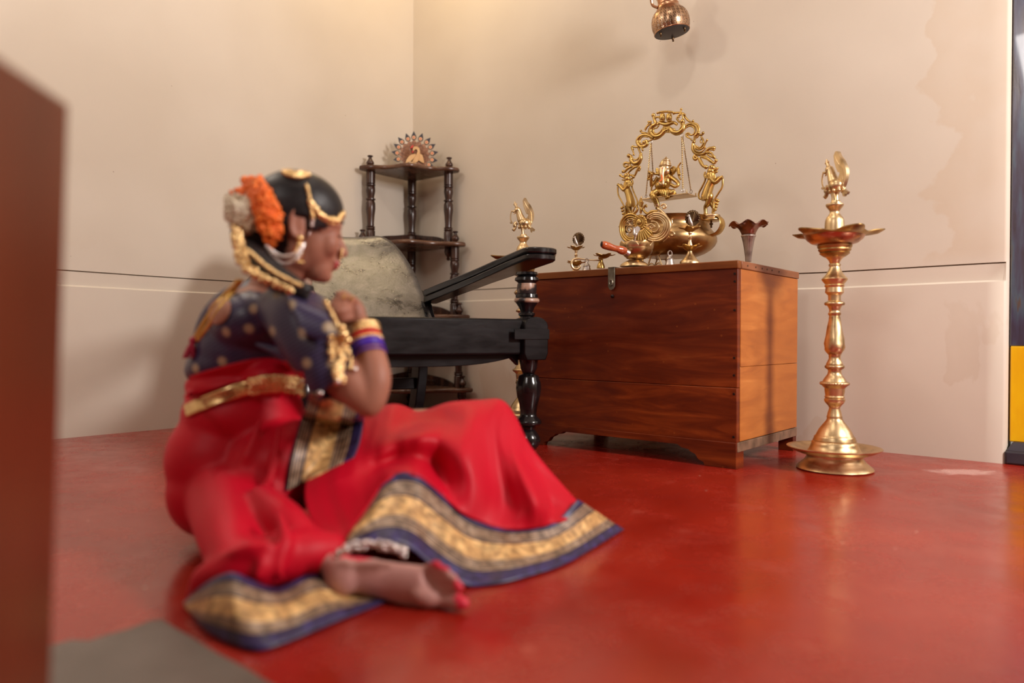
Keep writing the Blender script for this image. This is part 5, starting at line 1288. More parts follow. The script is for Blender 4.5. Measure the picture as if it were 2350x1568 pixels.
# ---- head in its own frame: x forward, y to her left, z up; units 1/1310 m per photo pixel
HC = V(684, 524, 1.27); hu = 1 / 1315
HM = Matrix.Translation(HC) @ Matrix.Rotation(radians(20), 4, 'Z') @ Matrix.Rotation(radians(6), 4, 'Y') @ Matrix.Scale(hu, 4)
def head_mesh(mb):
    def e(x, y, z, rx, ry, rz, rot=0):
        q = MB().ell((x, y, z), (rx, ry, rz), Matrix.Rotation(rot, 3, 'Y'), 28, 18); q.xf(HM); mb.merge(q)
    e(-8, 0, 42, 96, 76, 84)                       # skull
    e(42, 0, 20, 54, 60, 64)                       # brow and upper face
    e(34, 0, -30, 56, 56, 70, rot=.1)              # cheeks
    e(52, 0, -82, 32, 34, 36)                      # jaw and chin
    e(68, 0, -100, 19, 22, 17)
    e(10, 0, -60, 50, 48, 44)                      # jaw angle
    for s_ in (-1, 1):
        e(66, 30 * s_, -30, 26, 24, 30)            # cheek
        e(70, 25 * s_, 14, 26, 26, 11)             # brow ridge
        e(76, 27 * s_, -3, 15, 18, 12)             # eye and lid
    # nose
    q = MB(); q.tube([(86, 0, 8), (95, 0, -14), (105, 0, -34), (108, 0, -42)], [8, 8.5, 10, 10], 14); q.ell((107, 0, -42), (11, 12, 10), nu=14, nv=10)
    for s_ in (-1, 1): q.ell((98, 9 * s_, -45), (9, 7.5, 7.5), nu=12, nv=8)
    q.xf(HM); mb.merge(q)
    e(84, 0, -62, 13, 20, 12); e(95, 0, -68, 8, 20, 5.5); e(91, 0, -78, 8, 18, 6.5)  # mouth mound and lips
    for s_ in (-1, 1):                             # ears
        q = MB(); q.ell((-2, 74 * s_, -2), (17, 6, 32), Matrix.Rotation(-.15, 3, 'Y'), 18, 12)
        rim = [(-4 + 20 * cos(a) * (.9), 80 * s_, 2 + 34 * sin(a)) for a in [radians(60 + 25 * k) for k in range(10)]]
        q.tube(rim, 5, 8); q.ell((4, 76 * s_, -30), (10, 6, 11), nu=12, nv=8); q.xf(HM); mb.merge(q)
B = MB(); head_mesh(B)
chain3(B, [(600, 700, 1.31, 62), (640, 655, 1.29, 46), (668, 610, 1.275, 42), (680, 560, 1.27, 44)])
# trunk
for (x, y, Y, rx, rz, ry) in ((560, 900, 1.36, 112, 110, 130), (575, 800, 1.35, 108, 110, 125), (610, 730, 1.33, 98, 80, 140), (540, 1040, 1.36, 125, 125, 150)):
    B.ell(V(x, y, Y), (rad(rx, Y), rad(ry, Y), rad(rz, Y)), nu=30, nv=18)
# near arm
chain3(B, [(668, 722, 1.21, 62), (720, 790, 1.18, 54), (790, 870, 1.15, 48), (845, 922, 1.145, 37)])
chain3(B, [(852, 914, 1.145, 36), (862, 870, 1.15, 36), (852, 820, 1.165, 34), (838, 775, 1.18, 27), (828, 750, 1.185, 26)])
# far arm
chain3(B, [(650, 720, 1.47, 52), (720, 810, 1.45, 44), (785, 900, 1.36, 36), (812, 925, 1.33, 32), (810, 860, 1.30, 30), (792, 780, 1.25, 25), (778, 735, 1.22, 24)])
# near hand: palm, four curled fingers, thumb
B.ell(V(808, 718, 1.19), (rad(29), rad(20), rad(36)), Matrix.Rotation(-.35, 3, 'Y'), 20, 14)
fing = [[(812, 690, 1.18, 11), (790, 682, 1.165, 10), (768, 692, 1.16, 9), (762, 712, 1.175, 8)],
        [(803, 694, 1.165, 11.5), (780, 697, 1.15, 10.5), (757, 706, 1.15, 9.5), (752, 725, 1.17, 8)],
        [(802, 710, 1.155, 11), (782, 714, 1.14, 10), (762, 722, 1.145, 9), (757, 740, 1.165, 8)],
        [(805, 728, 1.155, 10), (788, 733, 1.145, 9), (772, 738, 1.15, 8), (768, 752, 1.17, 7)]]
for f_ in fing: chain3(B, f_, 12, 14)
chain3(B, [(818, 712, 1.20, 13), (806, 690, 1.205, 11), (790, 676, 1.20, 10), (775, 676, 1.195, 8.5)], 12, 14)
# far hand folded inside
B.ell(V(783, 716, 1.215), (rad(26), rad(18), rad(32)), nu=18, nv=12)
for k in range(4):
    chain3(B, [(772, 698 + 14 * k, 1.23, 10), (792, 690 + 15 * k, 1.235, 9.5), (812, 694 + 15 * k, 1.225, 8.5), (818, 706 + 14 * k, 1.215, 7.5)], 10, 12)
# legs under the cloth, one continuous body
chain3(B, [(560, 1080, 1.45, 90), (800, 1010, 1.44, 62), (1040, 985, 1.43, 48), (1120, 990, 1.42, 44)])
chain3(B, [(1120, 990, 1.42, 42), (1190, 1075, 1.42, 38), (1260, 1165, 1.42, 27), (1280, 1185, 1.42, 25)])
chain3(B, [(1265, 1190, 1.43, 24), (1310, 1205, 1.43, 20), (1350, 1212, 1.435, 15)])
chain3(B, [(530, 1140, 1.28, 64), (535, 1215, 1.14, 56), (545, 1285, 1.05, 44)])
chain3(B, [(545, 1290, 1.05, 42), (620, 1290, 1.05, 40), (700, 1280, 1.06, 32), (770, 1295, 1.045, 28), (790, 1300, 1.04, 27)])
# near foot, sole to the viewer
def foot_pts(l): return l
B.ell(V(785, 1322, 1.035), (rad(42, 1.03), rad(31, 1.03), rad(47, 1.03)), nu=22, nv=14)
chain3(B, [(780, 1320, 1.04, 42), (830, 1320, 1.04, 42), (885, 1332, 1.04, 44), (935, 1343, 1.035, 49), (972, 1350, 1.03, 50)], 24, 26, flat=.55, up=(0, 1, 0))
B.ell(V(982, 1370, 1.02), (rad(44, 1.03), rad(26, 1.03), rad(24, 1.03)), Matrix.Rotation(.2, 3, 'Y'), 20, 12)
toes = [[(1000, 1375, 1.022, 19), (1030, 1381, 1.012, 16), (1055, 1384, 1.006, 18), (1064, 1385, 1.004, 15)],
        [(1005, 1350, 1.028, 14), (1030, 1350, 1.015, 11), (1050, 1348, 1.008, 13), (1056, 1348, 1.006, 11)],
        [(998, 1334, 1.032, 13), (1020, 1330, 1.018, 10.5), (1038, 1327, 1.010, 12), (1043, 1327, 1.008, 10)],
        [(988, 1320, 1.036, 13), (1006, 1313, 1.024, 10), (1020, 1309, 1.016, 11.5), (1025, 1309, 1.014, 9.5)],
        [(974, 1310, 1.04, 13), (988, 1300, 1.03, 10), (1000, 1296, 1.022, 11), (1004, 1296, 1.02, 9)]]
for t_ in toes: chain3(B, t_, 12, 12)
me = remesh(B, .0036, 5, 'girl_body')
me.materials.append(M_SKIN); me.materials.append(M_SOLE); me.materials.append(M_ALTA); me.materials.append(M_LIPS)
# sole, foot dye and lips by place
def pix(p):
    d = p - CAM; k = d.dot(fwd); return 1175 + F * d.dot(cam_r) / k, 784 - F * d.dot(cam_u) / k
HMi = HM.inverted()
for p in me.polygons:
    c = p.center
    if c.z < .12 and c.y < 1.12 and c.x > -.30:
        x, y = pix(c)
        top = 1279 + max(0, (x - 940)) * .28
        if y < top + 5 + 3 * sin(x * .07) or x > 1044 + 4 * sin(y * .2): p.material_index = 2 if (x > 760) else 1
        else: p.material_index = 1
        if x < 738: p.material_index = 0
    elif c.z > .4:
        h = HMi @ c
        if 84 < h.x and -84 < h.z < -62 and abs(h.y) < 19 and h.x > 88: p.material_index = 3
me_body = me
gb = part('body', me, [], girl, angle=180) if False else None
o = bpy.data.objects.new('body', me); col.objects.link(o); me.transform(ROOTM['person'].inverted()); o.parent = girl; me.shade_smooth(); gbody = o
def hpart(name, mb, mats, parent=gbody, **k): return part(name, mb, mats, parent, **k)
def HP(x, y, z): return HM @ Vector((x, y, z))
# closed eye line and brow on each side
for s_ in (-1, 1):
    hpart('eyelash', MB().tube(crs([HP(80, 40 * s_, -7), HP(90, 32 * s_, -9), HP(93, 22 * s_, -9), HP(91, 14 * s_, -7)], 14), [.9 * hu * q for q in [1, 1.5, 2, 2.2, 2.4, 2.6, 2.6, 2.6, 2.6, 2.4, 2.2, 2, 1.5, 1]], 6), M_HAIR)
    hpart('eyebrow', MB().tube(crs([HP(78, 44 * s_, 21), HP(90, 34 * s_, 27), HP(97, 16 * s_, 24)], 12), [hu * q for q in [1, 2, 2.6, 3, 3, 3.2, 3.2, 3.2, 3, 3, 2.6, 2]], 6), M_HAIR)

# ---- hair: a cap drawn back to the garlands
def cap(rx, ry, rz, c, test, nu=64, nv=44):
    mb = MB(); idx = {}; P = []
    for j in range(nv + 1):
        for i in range(nu):
            a = 2 * pi * i / nu; t = pi * j / nv
            P.append(Vector((c[0] + rx * sin(t) * cos(a), c[1] + ry * sin(t) * sin(a), c[2] + (rz if cos(t) > 0 else 128) * cos(t))))
    Fs = []
    for j in range(nv):
        for i in range(nu):
            q = (j * nu + i, j * nu + (i + 1) % nu, (j + 1) * nu + (i + 1) % nu, (j + 1) * nu + i)
            m_ = (P[q[0]] + P[q[2]]) / 2
            if test(m_): Fs.append(q)
    mb.add(P, Fs); return mb
def hairline(p):                                   # hair lies above / behind this line of the head
    if p.z < -80: return False
    if p.x > 12: return p.z > 47 - 74 * (abs(p.y) / 80) ** 2
    if p.x > -22: return p.z > 14
    return True
mb = cap(103, 84, 88, (-6, 0, 42), hairline); 
for v in mb.v:
    pass
mb.xf(HM)
def hp3(mb): return mb
hair = hpart('hair', mb, M_HAIR, solid=.001, angle=80, bevel=0)
# bun behind, braid over the shoulder
mb = MB(); mb.ell(V(585, 540, 1.27), (rad(52), rad(56), rad(66)), nu=24, nv=16); hpart('bun', mb, M_HAIR, hair)
def braid_pts(n, off=0.0): return crs([(560, 575, 1.21, 26), (590, 600, 1.185, 26), (625, 630, 1.165, 25), (665, 655, 1.15, 22), (700, 672, 1.14, 17)], n)
mb = MB()
bp = braid_pts(60)
for s_ in range(3):
    P_ = []; R_ = []
    for i, (x, y, Y, r) in enumerate(bp):
        ph = i * .55 + s_ * 2 * pi / 3; P_.append(V(x - r * .35 * sin(ph) * .6, y + r * .42 * sin(ph), Y + rad(r) * .3 * cos(ph))); R_.append(rad(r * .72))
    mb.tube(P_, R_, 10)
braid = hpart('braid', mb, M_HAIR, hair, angle=80)
def beads(path, r, n, m, name, parent, jitter=0.0, kind=None, label=None, dup=1):
    """a row of beads along a path of (px, py, Y)"""
    q = crs(path, n); mb = MB()
    for (x, y, Y) in q:
        for _ in range(dup):
            mb.ell(V(x + random.uniform(-jitter, jitter), y + random.uniform(-jitter, jitter), Y + random.uniform(-.002, .002) * (jitter > 0)), rad(r * random.uniform(.85, 1.15), Y), nu=8, nv=6)
    mb.tube([V(*p) for p in q], rad(r * .45, 1.2), 5)
    return hpart(name, mb, m, parent, angle=80, kind=kind, label=label)
beads([(548, 560, 1.18), (578, 582, 1.15), (612, 612, 1.135), (650, 636, 1.125), (690, 655, 1.12)], 5.2, 26, M_GOLD, 'braid_chain', braid)
beads([(540, 540, 1.20), (546, 590, 1.17), (575, 625, 1.14), (620, 645, 1.13), (668, 668, 1.12)], 7, 24, M_GOLD, 'braid_ornament', braid, jitter=5, kind='stuff', dup=3)
beads([(545, 520, 1.21), (552, 560, 1.18), (560, 600, 1.16), (590, 632, 1.145)], 8, 18, M_GOLD, 'braid_ornament', braid, jitter=8, kind='stuff', dup=3)
# flowers in the hair
def petal_cluster(poly, n, m, name, r, depth):
    mb = MB(); xs = [p[0] for p in poly]; ys = [p[1] for p in poly]; c = 0; k = 0
    def inside(x, y):
        s_ = False; j = len(poly) - 1
        for i in range(len(poly)):
            if (poly[i][1] > y) != (poly[j][1] > y) and x < (poly[j][0] - poly[i][0]) * (y - poly[i][1]) / (poly[j][1] - poly[i][1]) + poly[i][0]: s_ = not s_
            j = i
        return s_
    cx, cy = sum(xs) / len(xs), sum(ys) / len(ys)
    while c < n and k < 20000:
        k += 1; x = random.uniform(min(xs), max(xs)); y = random.uniform(min(ys), max(ys))
        if not inside(x, y): continue
        c += 1; t = min(1, math.hypot((x - cx) / (max(xs) - min(xs)), (y - cy) / (max(ys) - min(ys))) * 1.6)
        side = 1 if random.random() < .7 else -1
        Y = 1.265 - side * depth * math.sqrt(max(0, 1 - t * t)) + random.uniform(-.004, .004)
        rr = r * random.uniform(.7, 1.3); M = Matrix.Rotation(random.uniform(0, pi), 3, 'Y') @ Matrix.Rotation(random.uniform(0, pi), 3, 'X') @ Matrix.Rotation(random.uniform(0, pi), 3, 'Z')
        mb.ell(V(x, y, Y), (rad(rr), rad(rr * .55), rad(rr * .9)), M, 8, 5)
    return hpart(name, mb, m, hair, angle=80, kind='stuff')
petal_cluster([(562, 412), (596, 408), (616, 440), (640, 480), (650, 520), (658, 560), (620, 566), (600, 530), (585, 490), (566, 450)], 520, M_ORANGE, 'orange_garland', 9, .072)
petal_cluster([(530, 440), (566, 428), (568, 446), (540, 456)], 40, M_ORANGE, 'orange_garland', 8, .045)
petal_cluster([(520, 452), (545, 438), (572, 448), (592, 490), (600, 522), (580, 534), (540, 528), (520, 500)], 520, M_JASMINE, 'jasmine_garland', 8.5, .062)
# head jewellery
def hbeads(path, r, n, m, name, parent=hair, dup=1, jit=0.0, label=None):
    q = crs(path, n); mb = MB()
    for p in q:
        for _ in range(dup): mb.ell(HP(p[0] + random.uniform(-jit, jit), p[1], p[2] + random.uniform(-jit, jit)), r * hu * random.uniform(.85, 1.15), nu=8, nv=6)
    mb.tube([HP(*p) for p in q], r * .4 * hu, 5)
    return hpart(name, mb, m, parent, angle=80, label=label)
def hs(x, z, k=1.0, c=(-6, 44), R=(104, 85, 91)):  # point on the near (right) side of the hair for a head x, z
    t = 1 - ((x - c[0]) / R[0]) ** 2 - ((z - c[1]) / R[2]) ** 2; return (x, -R[1] * math.sqrt(max(t, .02)) * k - 2, z)
hbeads([hs(4, 84), hs(12, 60), hs(18, 36), hs(24, 16)], 5, 14, M_GOLD, 'temple_chain')
hbeads([hs(14, 50), hs(34, 30), hs(58, 22), hs(78, 26), hs(92, 44)], 6.5, 22, M_GOLD, 'forehead_band', dup=2, jit=3)
hbeads([hs(18, 42), hs(36, 22), hs(60, 14), hs(82, 18), hs(96, 40)], 4.2, 26, M_GOLD, 'forehead_band')
hbeads([hs(24, 16), hs(24, 0, 1.02), hs(20, -22, 1.04)], 5, 9, M_SILV, 'ear_chain')
mb = MB()
for k in range(15):
    a = radians(200 + k * 150 / 14)
    for q in range(3): p = hs(-22 + (26 - 7 * q) * cos(a), 118 + (17 - 5 * q) * sin(a)); mb.ell(HP(*p), 5.2 * hu, nu=8, nv=6)
mb.ell(HP(*hs(4, 112)), 8 * hu, nu=8, nv=6); hpart('crescent_hair_ornament', mb, M_GOLD, hair, angle=80)
for k, sag in enumerate((10, 26)):
    beads([(612, 566, 1.185), (645, 578 + sag, 1.17), (680, 574 + sag * .8, 1.165), (698, 560, 1.17)], 4.2, 22, M_SILV, 'ear_chain', hair)
mb = MB(); e0 = (-2, -90, -34)
for (z, r) in ((-34, 8), (-48, 7), (-60, 10), (-68, 13), (-76, 11)): mb.ell(HP(2, -88, z), r * hu, nu=12, nv=8)
for k in range(10): mb.ell(HP(2 + 12 * cos(k * .63), -88 + 12 * sin(k * .63), -86), 4 * hu, nu=8, nv=6)
hpart('earring', mb, M_GOLD, angle=80)
mb = MB(); [mb.ell(HP(100, -18, -38 - 7 * k), (5 - .4 * k) * hu, nu=8, nv=6) for k in range(3)]; hpart('nose_ring', mb, M_GOLD, angle=80)
mb = MB(); [mb.ell(HP(100, 2, -48 - 4 * k), 3.4 * hu, nu=8, nv=6) for k in range(3)]; hpart('nose_ring', mb, M_GOLD, angle=80)

# ---- blouse: bodice and puffed sleeve
C = MB()
for (x, y, Y, rx, rz, ry) in ((554, 830, 1.36, 120, 62, 138), (576, 800, 1.35, 120, 102, 134), (606, 738, 1.33, 112, 86, 148), (640, 712, 1.33, 80, 58, 150)):
    C.ell(V(x, y, Y), (rad(rx, Y), rad(ry, Y), rad(rz, Y)), Matrix.Rotation(radians(-12), 3, 'Y'), 36, 22)
chain3(C, [(476, 810, 1.33, 40), (506, 745, 1.32, 50), (544, 698, 1.31, 46), (590, 672, 1.30, 34)], 24)
chain3(C, [(655, 712, 1.22, 62), (694, 742, 1.185, 76), (730, 800, 1.16, 74), (752, 850, 1.145, 60), (757, 868, 1.142, 56)], 28, 30)
chain3(C, [(650, 715, 1.46, 60), (700, 780, 1.46, 66), (735, 830, 1.43, 52)], 24)
rnd = random.Random(3)
for k in range(7):                                 # gathers at the shoulder and creases
    a = k / 6
    chain3(C, [(650 + 14 * k, 668 + 4 * k, 1.16 + .004 * k, 6), (672 + 13 * k, 700 + 5 * k, 1.115, 10), (690 + 12 * k, 770 + 3 * k, 1.098, 5)], 8, 12)
chain3(C, [(590, 790, 1.215, 8), (640, 810, 1.20, 13), (690, 850, 1.19, 12), (705, 880, 1.19, 8)], 8, 14)
me = remesh(C, .0048, 7, 'blouse')
# open the blouse at the waist, the sleeve mouth and the neckline
import bmesh
def cut(me, tests):
    bm = bmesh.new(); bm.from_mesh(me)
    dead = [f for f in bm.faces if any(t(f.calc_center_median()) for t in tests)]
    bmesh.ops.delete(bm, geom=dead, context='FACES'); bm.to_mesh(me); bm.free()
sl_c = V(757, 868, 1.142); sl_d = (V(800, 925, 1.13) - V(730, 800, 1.16)).normalized()
nk_c = V(655, 640, 1.285)
def kh(p):
    x, y = pix(p); return p.y < 1.33 and ((x - 494) / 33) ** 2 + ((y - 702) / 42) ** 2 < 1
cut(me, [lambda p: (p - sl_c).dot(sl_d) > .022 and (p - sl_c).length < .12,
         lambda p: pix(p)[1] > 868 + (pix(p)[0] - 430) * -.06 and pix(p)[0] < 700,
         lambda p: (p - nk_c).length < .062])
me.transform(ROOTM['person'].inverted()); me.materials.append(M_BLOUSE)
blouse = bpy.data.objects.new('blouse', me); col.objects.link(blouse); blouse.parent = girl; me.shade_smooth()
md = blouse.modifiers.new('solid', 'SOLIDIFY'); md.thickness = .004; md.offset = -1
# skin of the back seen through the keyhole
def wb(me, root='person'):
    Mx = ROOTM[root]; vs_ = [Mx @ v.co for v in me.vertices]; return BVHTree.FromPolygons(vs_, [tuple(p.vertices) for p in me.polygons])

# ---- sari: hips, folded near leg, raised far leg, one draped surface
D = MB()
for (x, y, Y, rx, rz, ry) in ((520, 1050, 1.34, 128, 128, 150), (500, 1120, 1.34, 100, 110, 150), (560, 950, 1.35, 134, 92, 142), (560, 885, 1.355, 126, 50, 136), (640, 1060, 1.32, 120, 110, 150), (585, 1130, 1.26, 110, 90, 110), (640, 860, 1.33, 62, 44, 120)):
    D.ell(V(x, y, Y), (rad(rx, Y), rad(ry, Y), rad(rz, Y)), nu=36, nv=22)
# far leg
chain3(D, [(700, 1060, 1.40, 108), (820, 1046, 1.41, 84), (960, 1020, 1.43, 62), (1080, 1000, 1.44, 56), (1120, 1000, 1.44, 54)], 28)
chain3(D, [(1120, 1005, 1.44, 52), (1180, 1075, 1.43, 44), (1240, 1140, 1.42, 36), (1280, 1175, 1.42, 26)], 28)
# cloth hanging from the thigh and shin towards the viewer
def sheet(rows_px, nu, nv, wave=0.0, fr=3.0, seed=0.0):
    cols = [crs(r, nu) for r in rows_px]; out = []
    for i in range(nu): out.append(crs([c[i] for c in cols], nv))
    rows = []
    for j in range(nv):
        rows.append([V(x, y, Y + wave * noise.noise(Vector((i / nu * fr, j / nv * .8, seed)))) for i, (x, y, Y) in enumerate([out[i][j] for i in range(nu)])])
    return rows
def thick(mb, rows, t, Vd=Vector((0, 1, .25))):
    """closed slab from a sheet"""
    bk_ = [[p + Vd * t for p in r] for r in rows]
    mb.grid(rows); mb.grid([r[::-1] for r in bk_])
    n = len(rows[0]); 
    mb.grid([rows[0], bk_[0]]); mb.grid([bk_[-1], rows[-1]])
    mb.grid([[r[0] for r in bk_], [r[0] for r in rows]]); mb.grid([[r[-1] for r in rows], [r[-1] for r in bk_]])
    return mb
for f_ in ([(600, 960, 1.235, 8), (560, 1060, 1.21, 12), (500, 1140, 1.235, 8)], [(640, 980, 1.22, 8), (620, 1100, 1.185, 14), (560, 1200, 1.16, 10)]):
    chain3(D, f_, 12, 24)
# near leg folded on the floor
chain3(D, [(520, 1140, 1.26, 90), (535, 1215, 1.13, 82), (545, 1285, 1.04, 66)], 28)
chain3(D, [(540, 1295, 1.03, 62), (620, 1290, 1.03, 60), (700, 1270, 1.05, 56), (760, 1262, 1.07, 40)], 28)
chain3(D, [(455, 1350, 1.02, 26), (480, 1330, 1.01, 40), (540, 1310, 1.0, 44), (600, 1315, 1.0, 40)], 24)
chain3(D, [(600, 1140, 1.14, 30), (650, 1190, 1.09, 44), (700, 1240, 1.07, 40)], 20)
chain3(D, [(436, 1370, 1.03, 16), (500, 1300, 1.0, 18), (560, 1262, .985, 16), (620, 1250, .99, 10)], 12, 20)
chain3(D, [(640, 1180, 1.04, 12), (655, 1240, 1.01, 17), (640, 1300, .99, 14), (650, 1330, .985, 9)], 12, 20)
chain3(D, [(560, 1235, 1.03, 8), (600, 1280, .985, 14), (590, 1330, .97, 10)], 12, 20)
me = remesh(D, .0055, 14, 'sari')
for v in me.vertices:
    if v.co.z < .002: v.co.z = .002
cut(me, [lambda p: p.z < .0021])
# the mouth of the sari at the waist stays under the belt
me.transform(ROOTM['person'].inverted()); me.materials.append(M_RED)
sari = bpy.data.objects.new('sari', me); col.objects.link(sari); sari.parent = girl; me.shade_smooth()
# the drape over the raised leg, from behind the crest down to the hem
colm = [[(760, 1000, 1.36), (735, 1060, 1.27), (700, 1115, 1.20), (712, 1190, 1.13), (768, 1272, 1.062)],
        [(836, 955, 1.40), (820, 1010, 1.30), (800, 1060, 1.235), (800, 1120, 1.18), (822, 1200, 1.10)],
        [(900, 934, 1.40), (890, 985, 1.32), (880, 1028, 1.25), (878, 1068, 1.24), (893, 1100, 1.165)],
        [(960, 948, 1.41), (960, 975, 1.35), (955, 1003, 1.262), (952, 1052, 1.255), (958, 1094, 1.175)],
        [(1030, 929, 1.41), (1030, 965, 1.36), (1015, 1012, 1.27), (1008, 1080, 1.268), (1020, 1145, 1.20)],
        [(1100, 925, 1.41), (1085, 975, 1.325), (1080, 1050, 1.255), (1085, 1120, 1.232), (1078, 1188, 1.215)],
        [(1150, 926, 1.41), (1135, 985, 1.35), (1145, 1070, 1.31), (1160, 1150, 1.285), (1150, 1212, 1.24)],
        [(1183, 965, 1.40), (1180, 1030, 1.335), (1205, 1100, 1.275), (1228, 1160, 1.25), (1228, 1212, 1.262)],
        [(1222, 1035, 1.39), (1232, 1080, 1.36), (1256, 1130, 1.33), (1268, 1165, 1.315), (1278, 1200, 1.285)],
        [(1322, 1150, 1.375), (1325, 1155, 1.36), (1322, 1163, 1.345), (1320, 1172, 1.33), (1312, 1187, 1.32)]]
nu_, nv_ = 120, 44
dr_c = [[V(*p) for p in c] for c in colm]
full = []
for c in dr_c:
    p = c[0]; full.append([Vector((p.x * 1.03, p.y + .13, .004)), Vector((p.x * 1.02, p.y + .115, p.z * .55)), Vector((p.x, p.y + .05, p.z - .012))] + c)
cu = [crs(c, nv_) for c in full]
rows = []
for j in range(nv_):
    r = crs([c[j] for c in cu], nu_)
    k = max(0, min(1, (j - 12) / 16))
    rows.append([Vector((p.x, p.y - k * .010 * noise.noise(Vector((i / nu_ * 13, j / nv_ * 1.6, 1.7))) - k * .003 * noise.noise(Vector((i / nu_ * 34, j / nv_ * 2.2, 6.7))), max(.003, p.z))) for i, p in enumerate(r)])
drape = part('drape', MB().grid(rows), M_RED, sari, solid=.003, angle=80)
edge = rows[-1]
bv_dr = wb(drape.data)
bv_sari = wb(sari.data); bv_bl = wb(blouse.data); bv_body = wb(gbody.data)
def hit(px, py, off=.004, trees=(None,), far=None):
    best = None; d = ray(px, py).normalized()
    for t in trees:
        h = t.ray_cast(CAM, d)
        if h[0] is not None and (best is None or h[3] < best): best = h[3]
    if best is None: best = far if far else 1.25
    return CAM + d * (best - off)
def conform_ribbon(A, B, nu, nv, off, trees, m, name, parent, th=.002, smooth=2, wob=0.0):
    a = crs(A, nu); b = crs(B, nu); rows = []
    for j in range(nv):
        t = j / (nv - 1); rows.append([hit(a[i][0] * (1 - t) + b[i][0] * t, a[i][1] * (1 - t) + b[i][1] * t, off, trees) for i in range(nu)])
    # relax depth so the ribbon bridges small hollows
    D_ = [[(p - CAM).length for p in r] for r in rows]
    for _ in range(smooth):
        E = [r[:] for r in D_]
        for j in range(nv):
            for i in range(nu):
                s_ = [D_[jj][ii] for jj in (j - 1, j, j + 1) for ii in (i - 1, i, i + 1) if 0 <= jj < nv and 0 <= ii < nu]
                E[j][i] = min(D_[j][i], sum(s_) / len(s_))
        D_ = E
    rows = [[CAM + (p - CAM).normalized() * D_[j][i] for i, p in enumerate(r)] for j, r in enumerate(rows)]
    return part(name, MB().grid(rows), m, parent, solid=th, angle=80)
# pallu border across the lap
conform_ribbon([(712, 898), (690, 965), (668, 1050), (655, 1128)], [(836, 948), (832, 985), (824, 1022), (812, 1050)], 26, 22, .005, (bv_sari, bv_bl, bv_dr), M_BORD2, 'pallu_border', sari)
# red fold of the sari over the waist
conform_ribbon([(438, 862), (520, 838), (600, 822), (655, 830)], [(424, 915), (520, 885), (610, 868), (690, 868)], 30, 10, .004, (bv_sari, bv_bl), M_RED, 'waist_fold', sari, th=.004)
# belt
belt = conform_ribbon([(422, 930), (480, 905), (540, 882), (575, 872)], [(428, 958), (482, 935), (545, 914), (580, 905)], 30, 8, .007, (bv_sari, bv_bl), M_GOLD, 'waist_belt', sari, th=.003)
mb = MB()
for i in range(26):
    t = i / 25
    for k in range(4):
        x = 575 + 118 * t; y = 872 - 8 * sin(t * pi) + 10 * k + (3 if i % 2 else 0) ; mb.ell(hit(x, y, .010, (bv_sari, bv_bl)), rad(6.2, 1.2) * random.uniform(.8, 1.15), nu=8, nv=6)
part('belt_beads', mb, M_GOLD, belt, angle=80, kind='stuff')
# sari hem: borders on the floor and over the foot
def free_ribbon(A, B, nu, nv, m, name, wave=.004, th=.0025, seed=0.0, lift=0.0):
    a = crs([tuple(p) for p in A], nu); b = crs([tuple(p) for p in B], nu); rows = []
    for j in range(nv):
        t = j / (nv - 1); r = []
        for i in range(nu):
            p = Vector(a[i]).lerp(Vector(b[i]), t); w_ = sin(pi * t)
            p = p + Vector((0, -1, .35)) * (lift * w_ + wave * w_ * noise.noise(Vector((i / nu * 9, t * 1.2, seed))))
            p.z = max(p.z, .003); r.append(p)
        rows.append(r)
    return part(name, MB().grid(rows), m, sari, solid=th, angle=80)
E_ = lambda f: edge[int(f * (nu_ - 1))] + Vector((0, .006, .002))
U = [E_(q) for q in (.03, .13, .22, .33, .44, .56, .67, .78, .89, 1.0)]; U[-1] = V(1326, 1147, 1.33)
Lw = [V(765, 1282, 1.05), V(790, 1262, 1.05), V(870, 1244, 1.06), V(935, 1256, 1.075), V(1000, 1305, 1.09), G(1075, 1345, .004), G(1150, 1338, .004), G(1215, 1322, .004), G(1310, 1288, .004), G(1432, 1216, .004)]
free_ribbon(U, Lw, 70, 20, M_BORD, 'hem_border', .016, seed=2.0, lift=-.006)
# lining behind the arch of the hem, dark cavity
U2 = [V(560, 1352, .985), V(640, 1338, 1.0), V(720, 1310, 1.02), V(800, 1285, 1.045)]
free_ribbon([V(424, 1382, 1.03), V(470, 1342, .975), V(530, 1315, .945), V(580, 1335, .955), V(640, 1350, .985), V(715, 1318, 1.03), G(790, 1345, .006), G(860, 1352, .006)],
            [G(440, 1408, .004), G(470, 1445, .004), G(530, 1478, .004), G(600, 1492, .004), G(690, 1462, .004), G(760, 1432, .004), G(830, 1403, .004), G(892, 1378, .004)], 60, 18, M_BORD, 'hem_border', .010, seed=5.0, lift=.006)
rows = []
for j in range(9):
    r_ = j / 8; rows.append([hit(503 + r_ * (22 * cos(a) - 15 * sin(a)), 714 + r_ * (10 * cos(a) + 30 * sin(a)), .0035 + .004 * (1 - r_ * r_), (bv_bl,), 1.34) for a in [2 * pi * i / 40 for i in range(40)]])
part('bare_back', MB().grid(rows, closed_u=True), M_SKIN, gbody, solid=.001, angle=80, label='bare skin of the back in the round opening of the blouse')
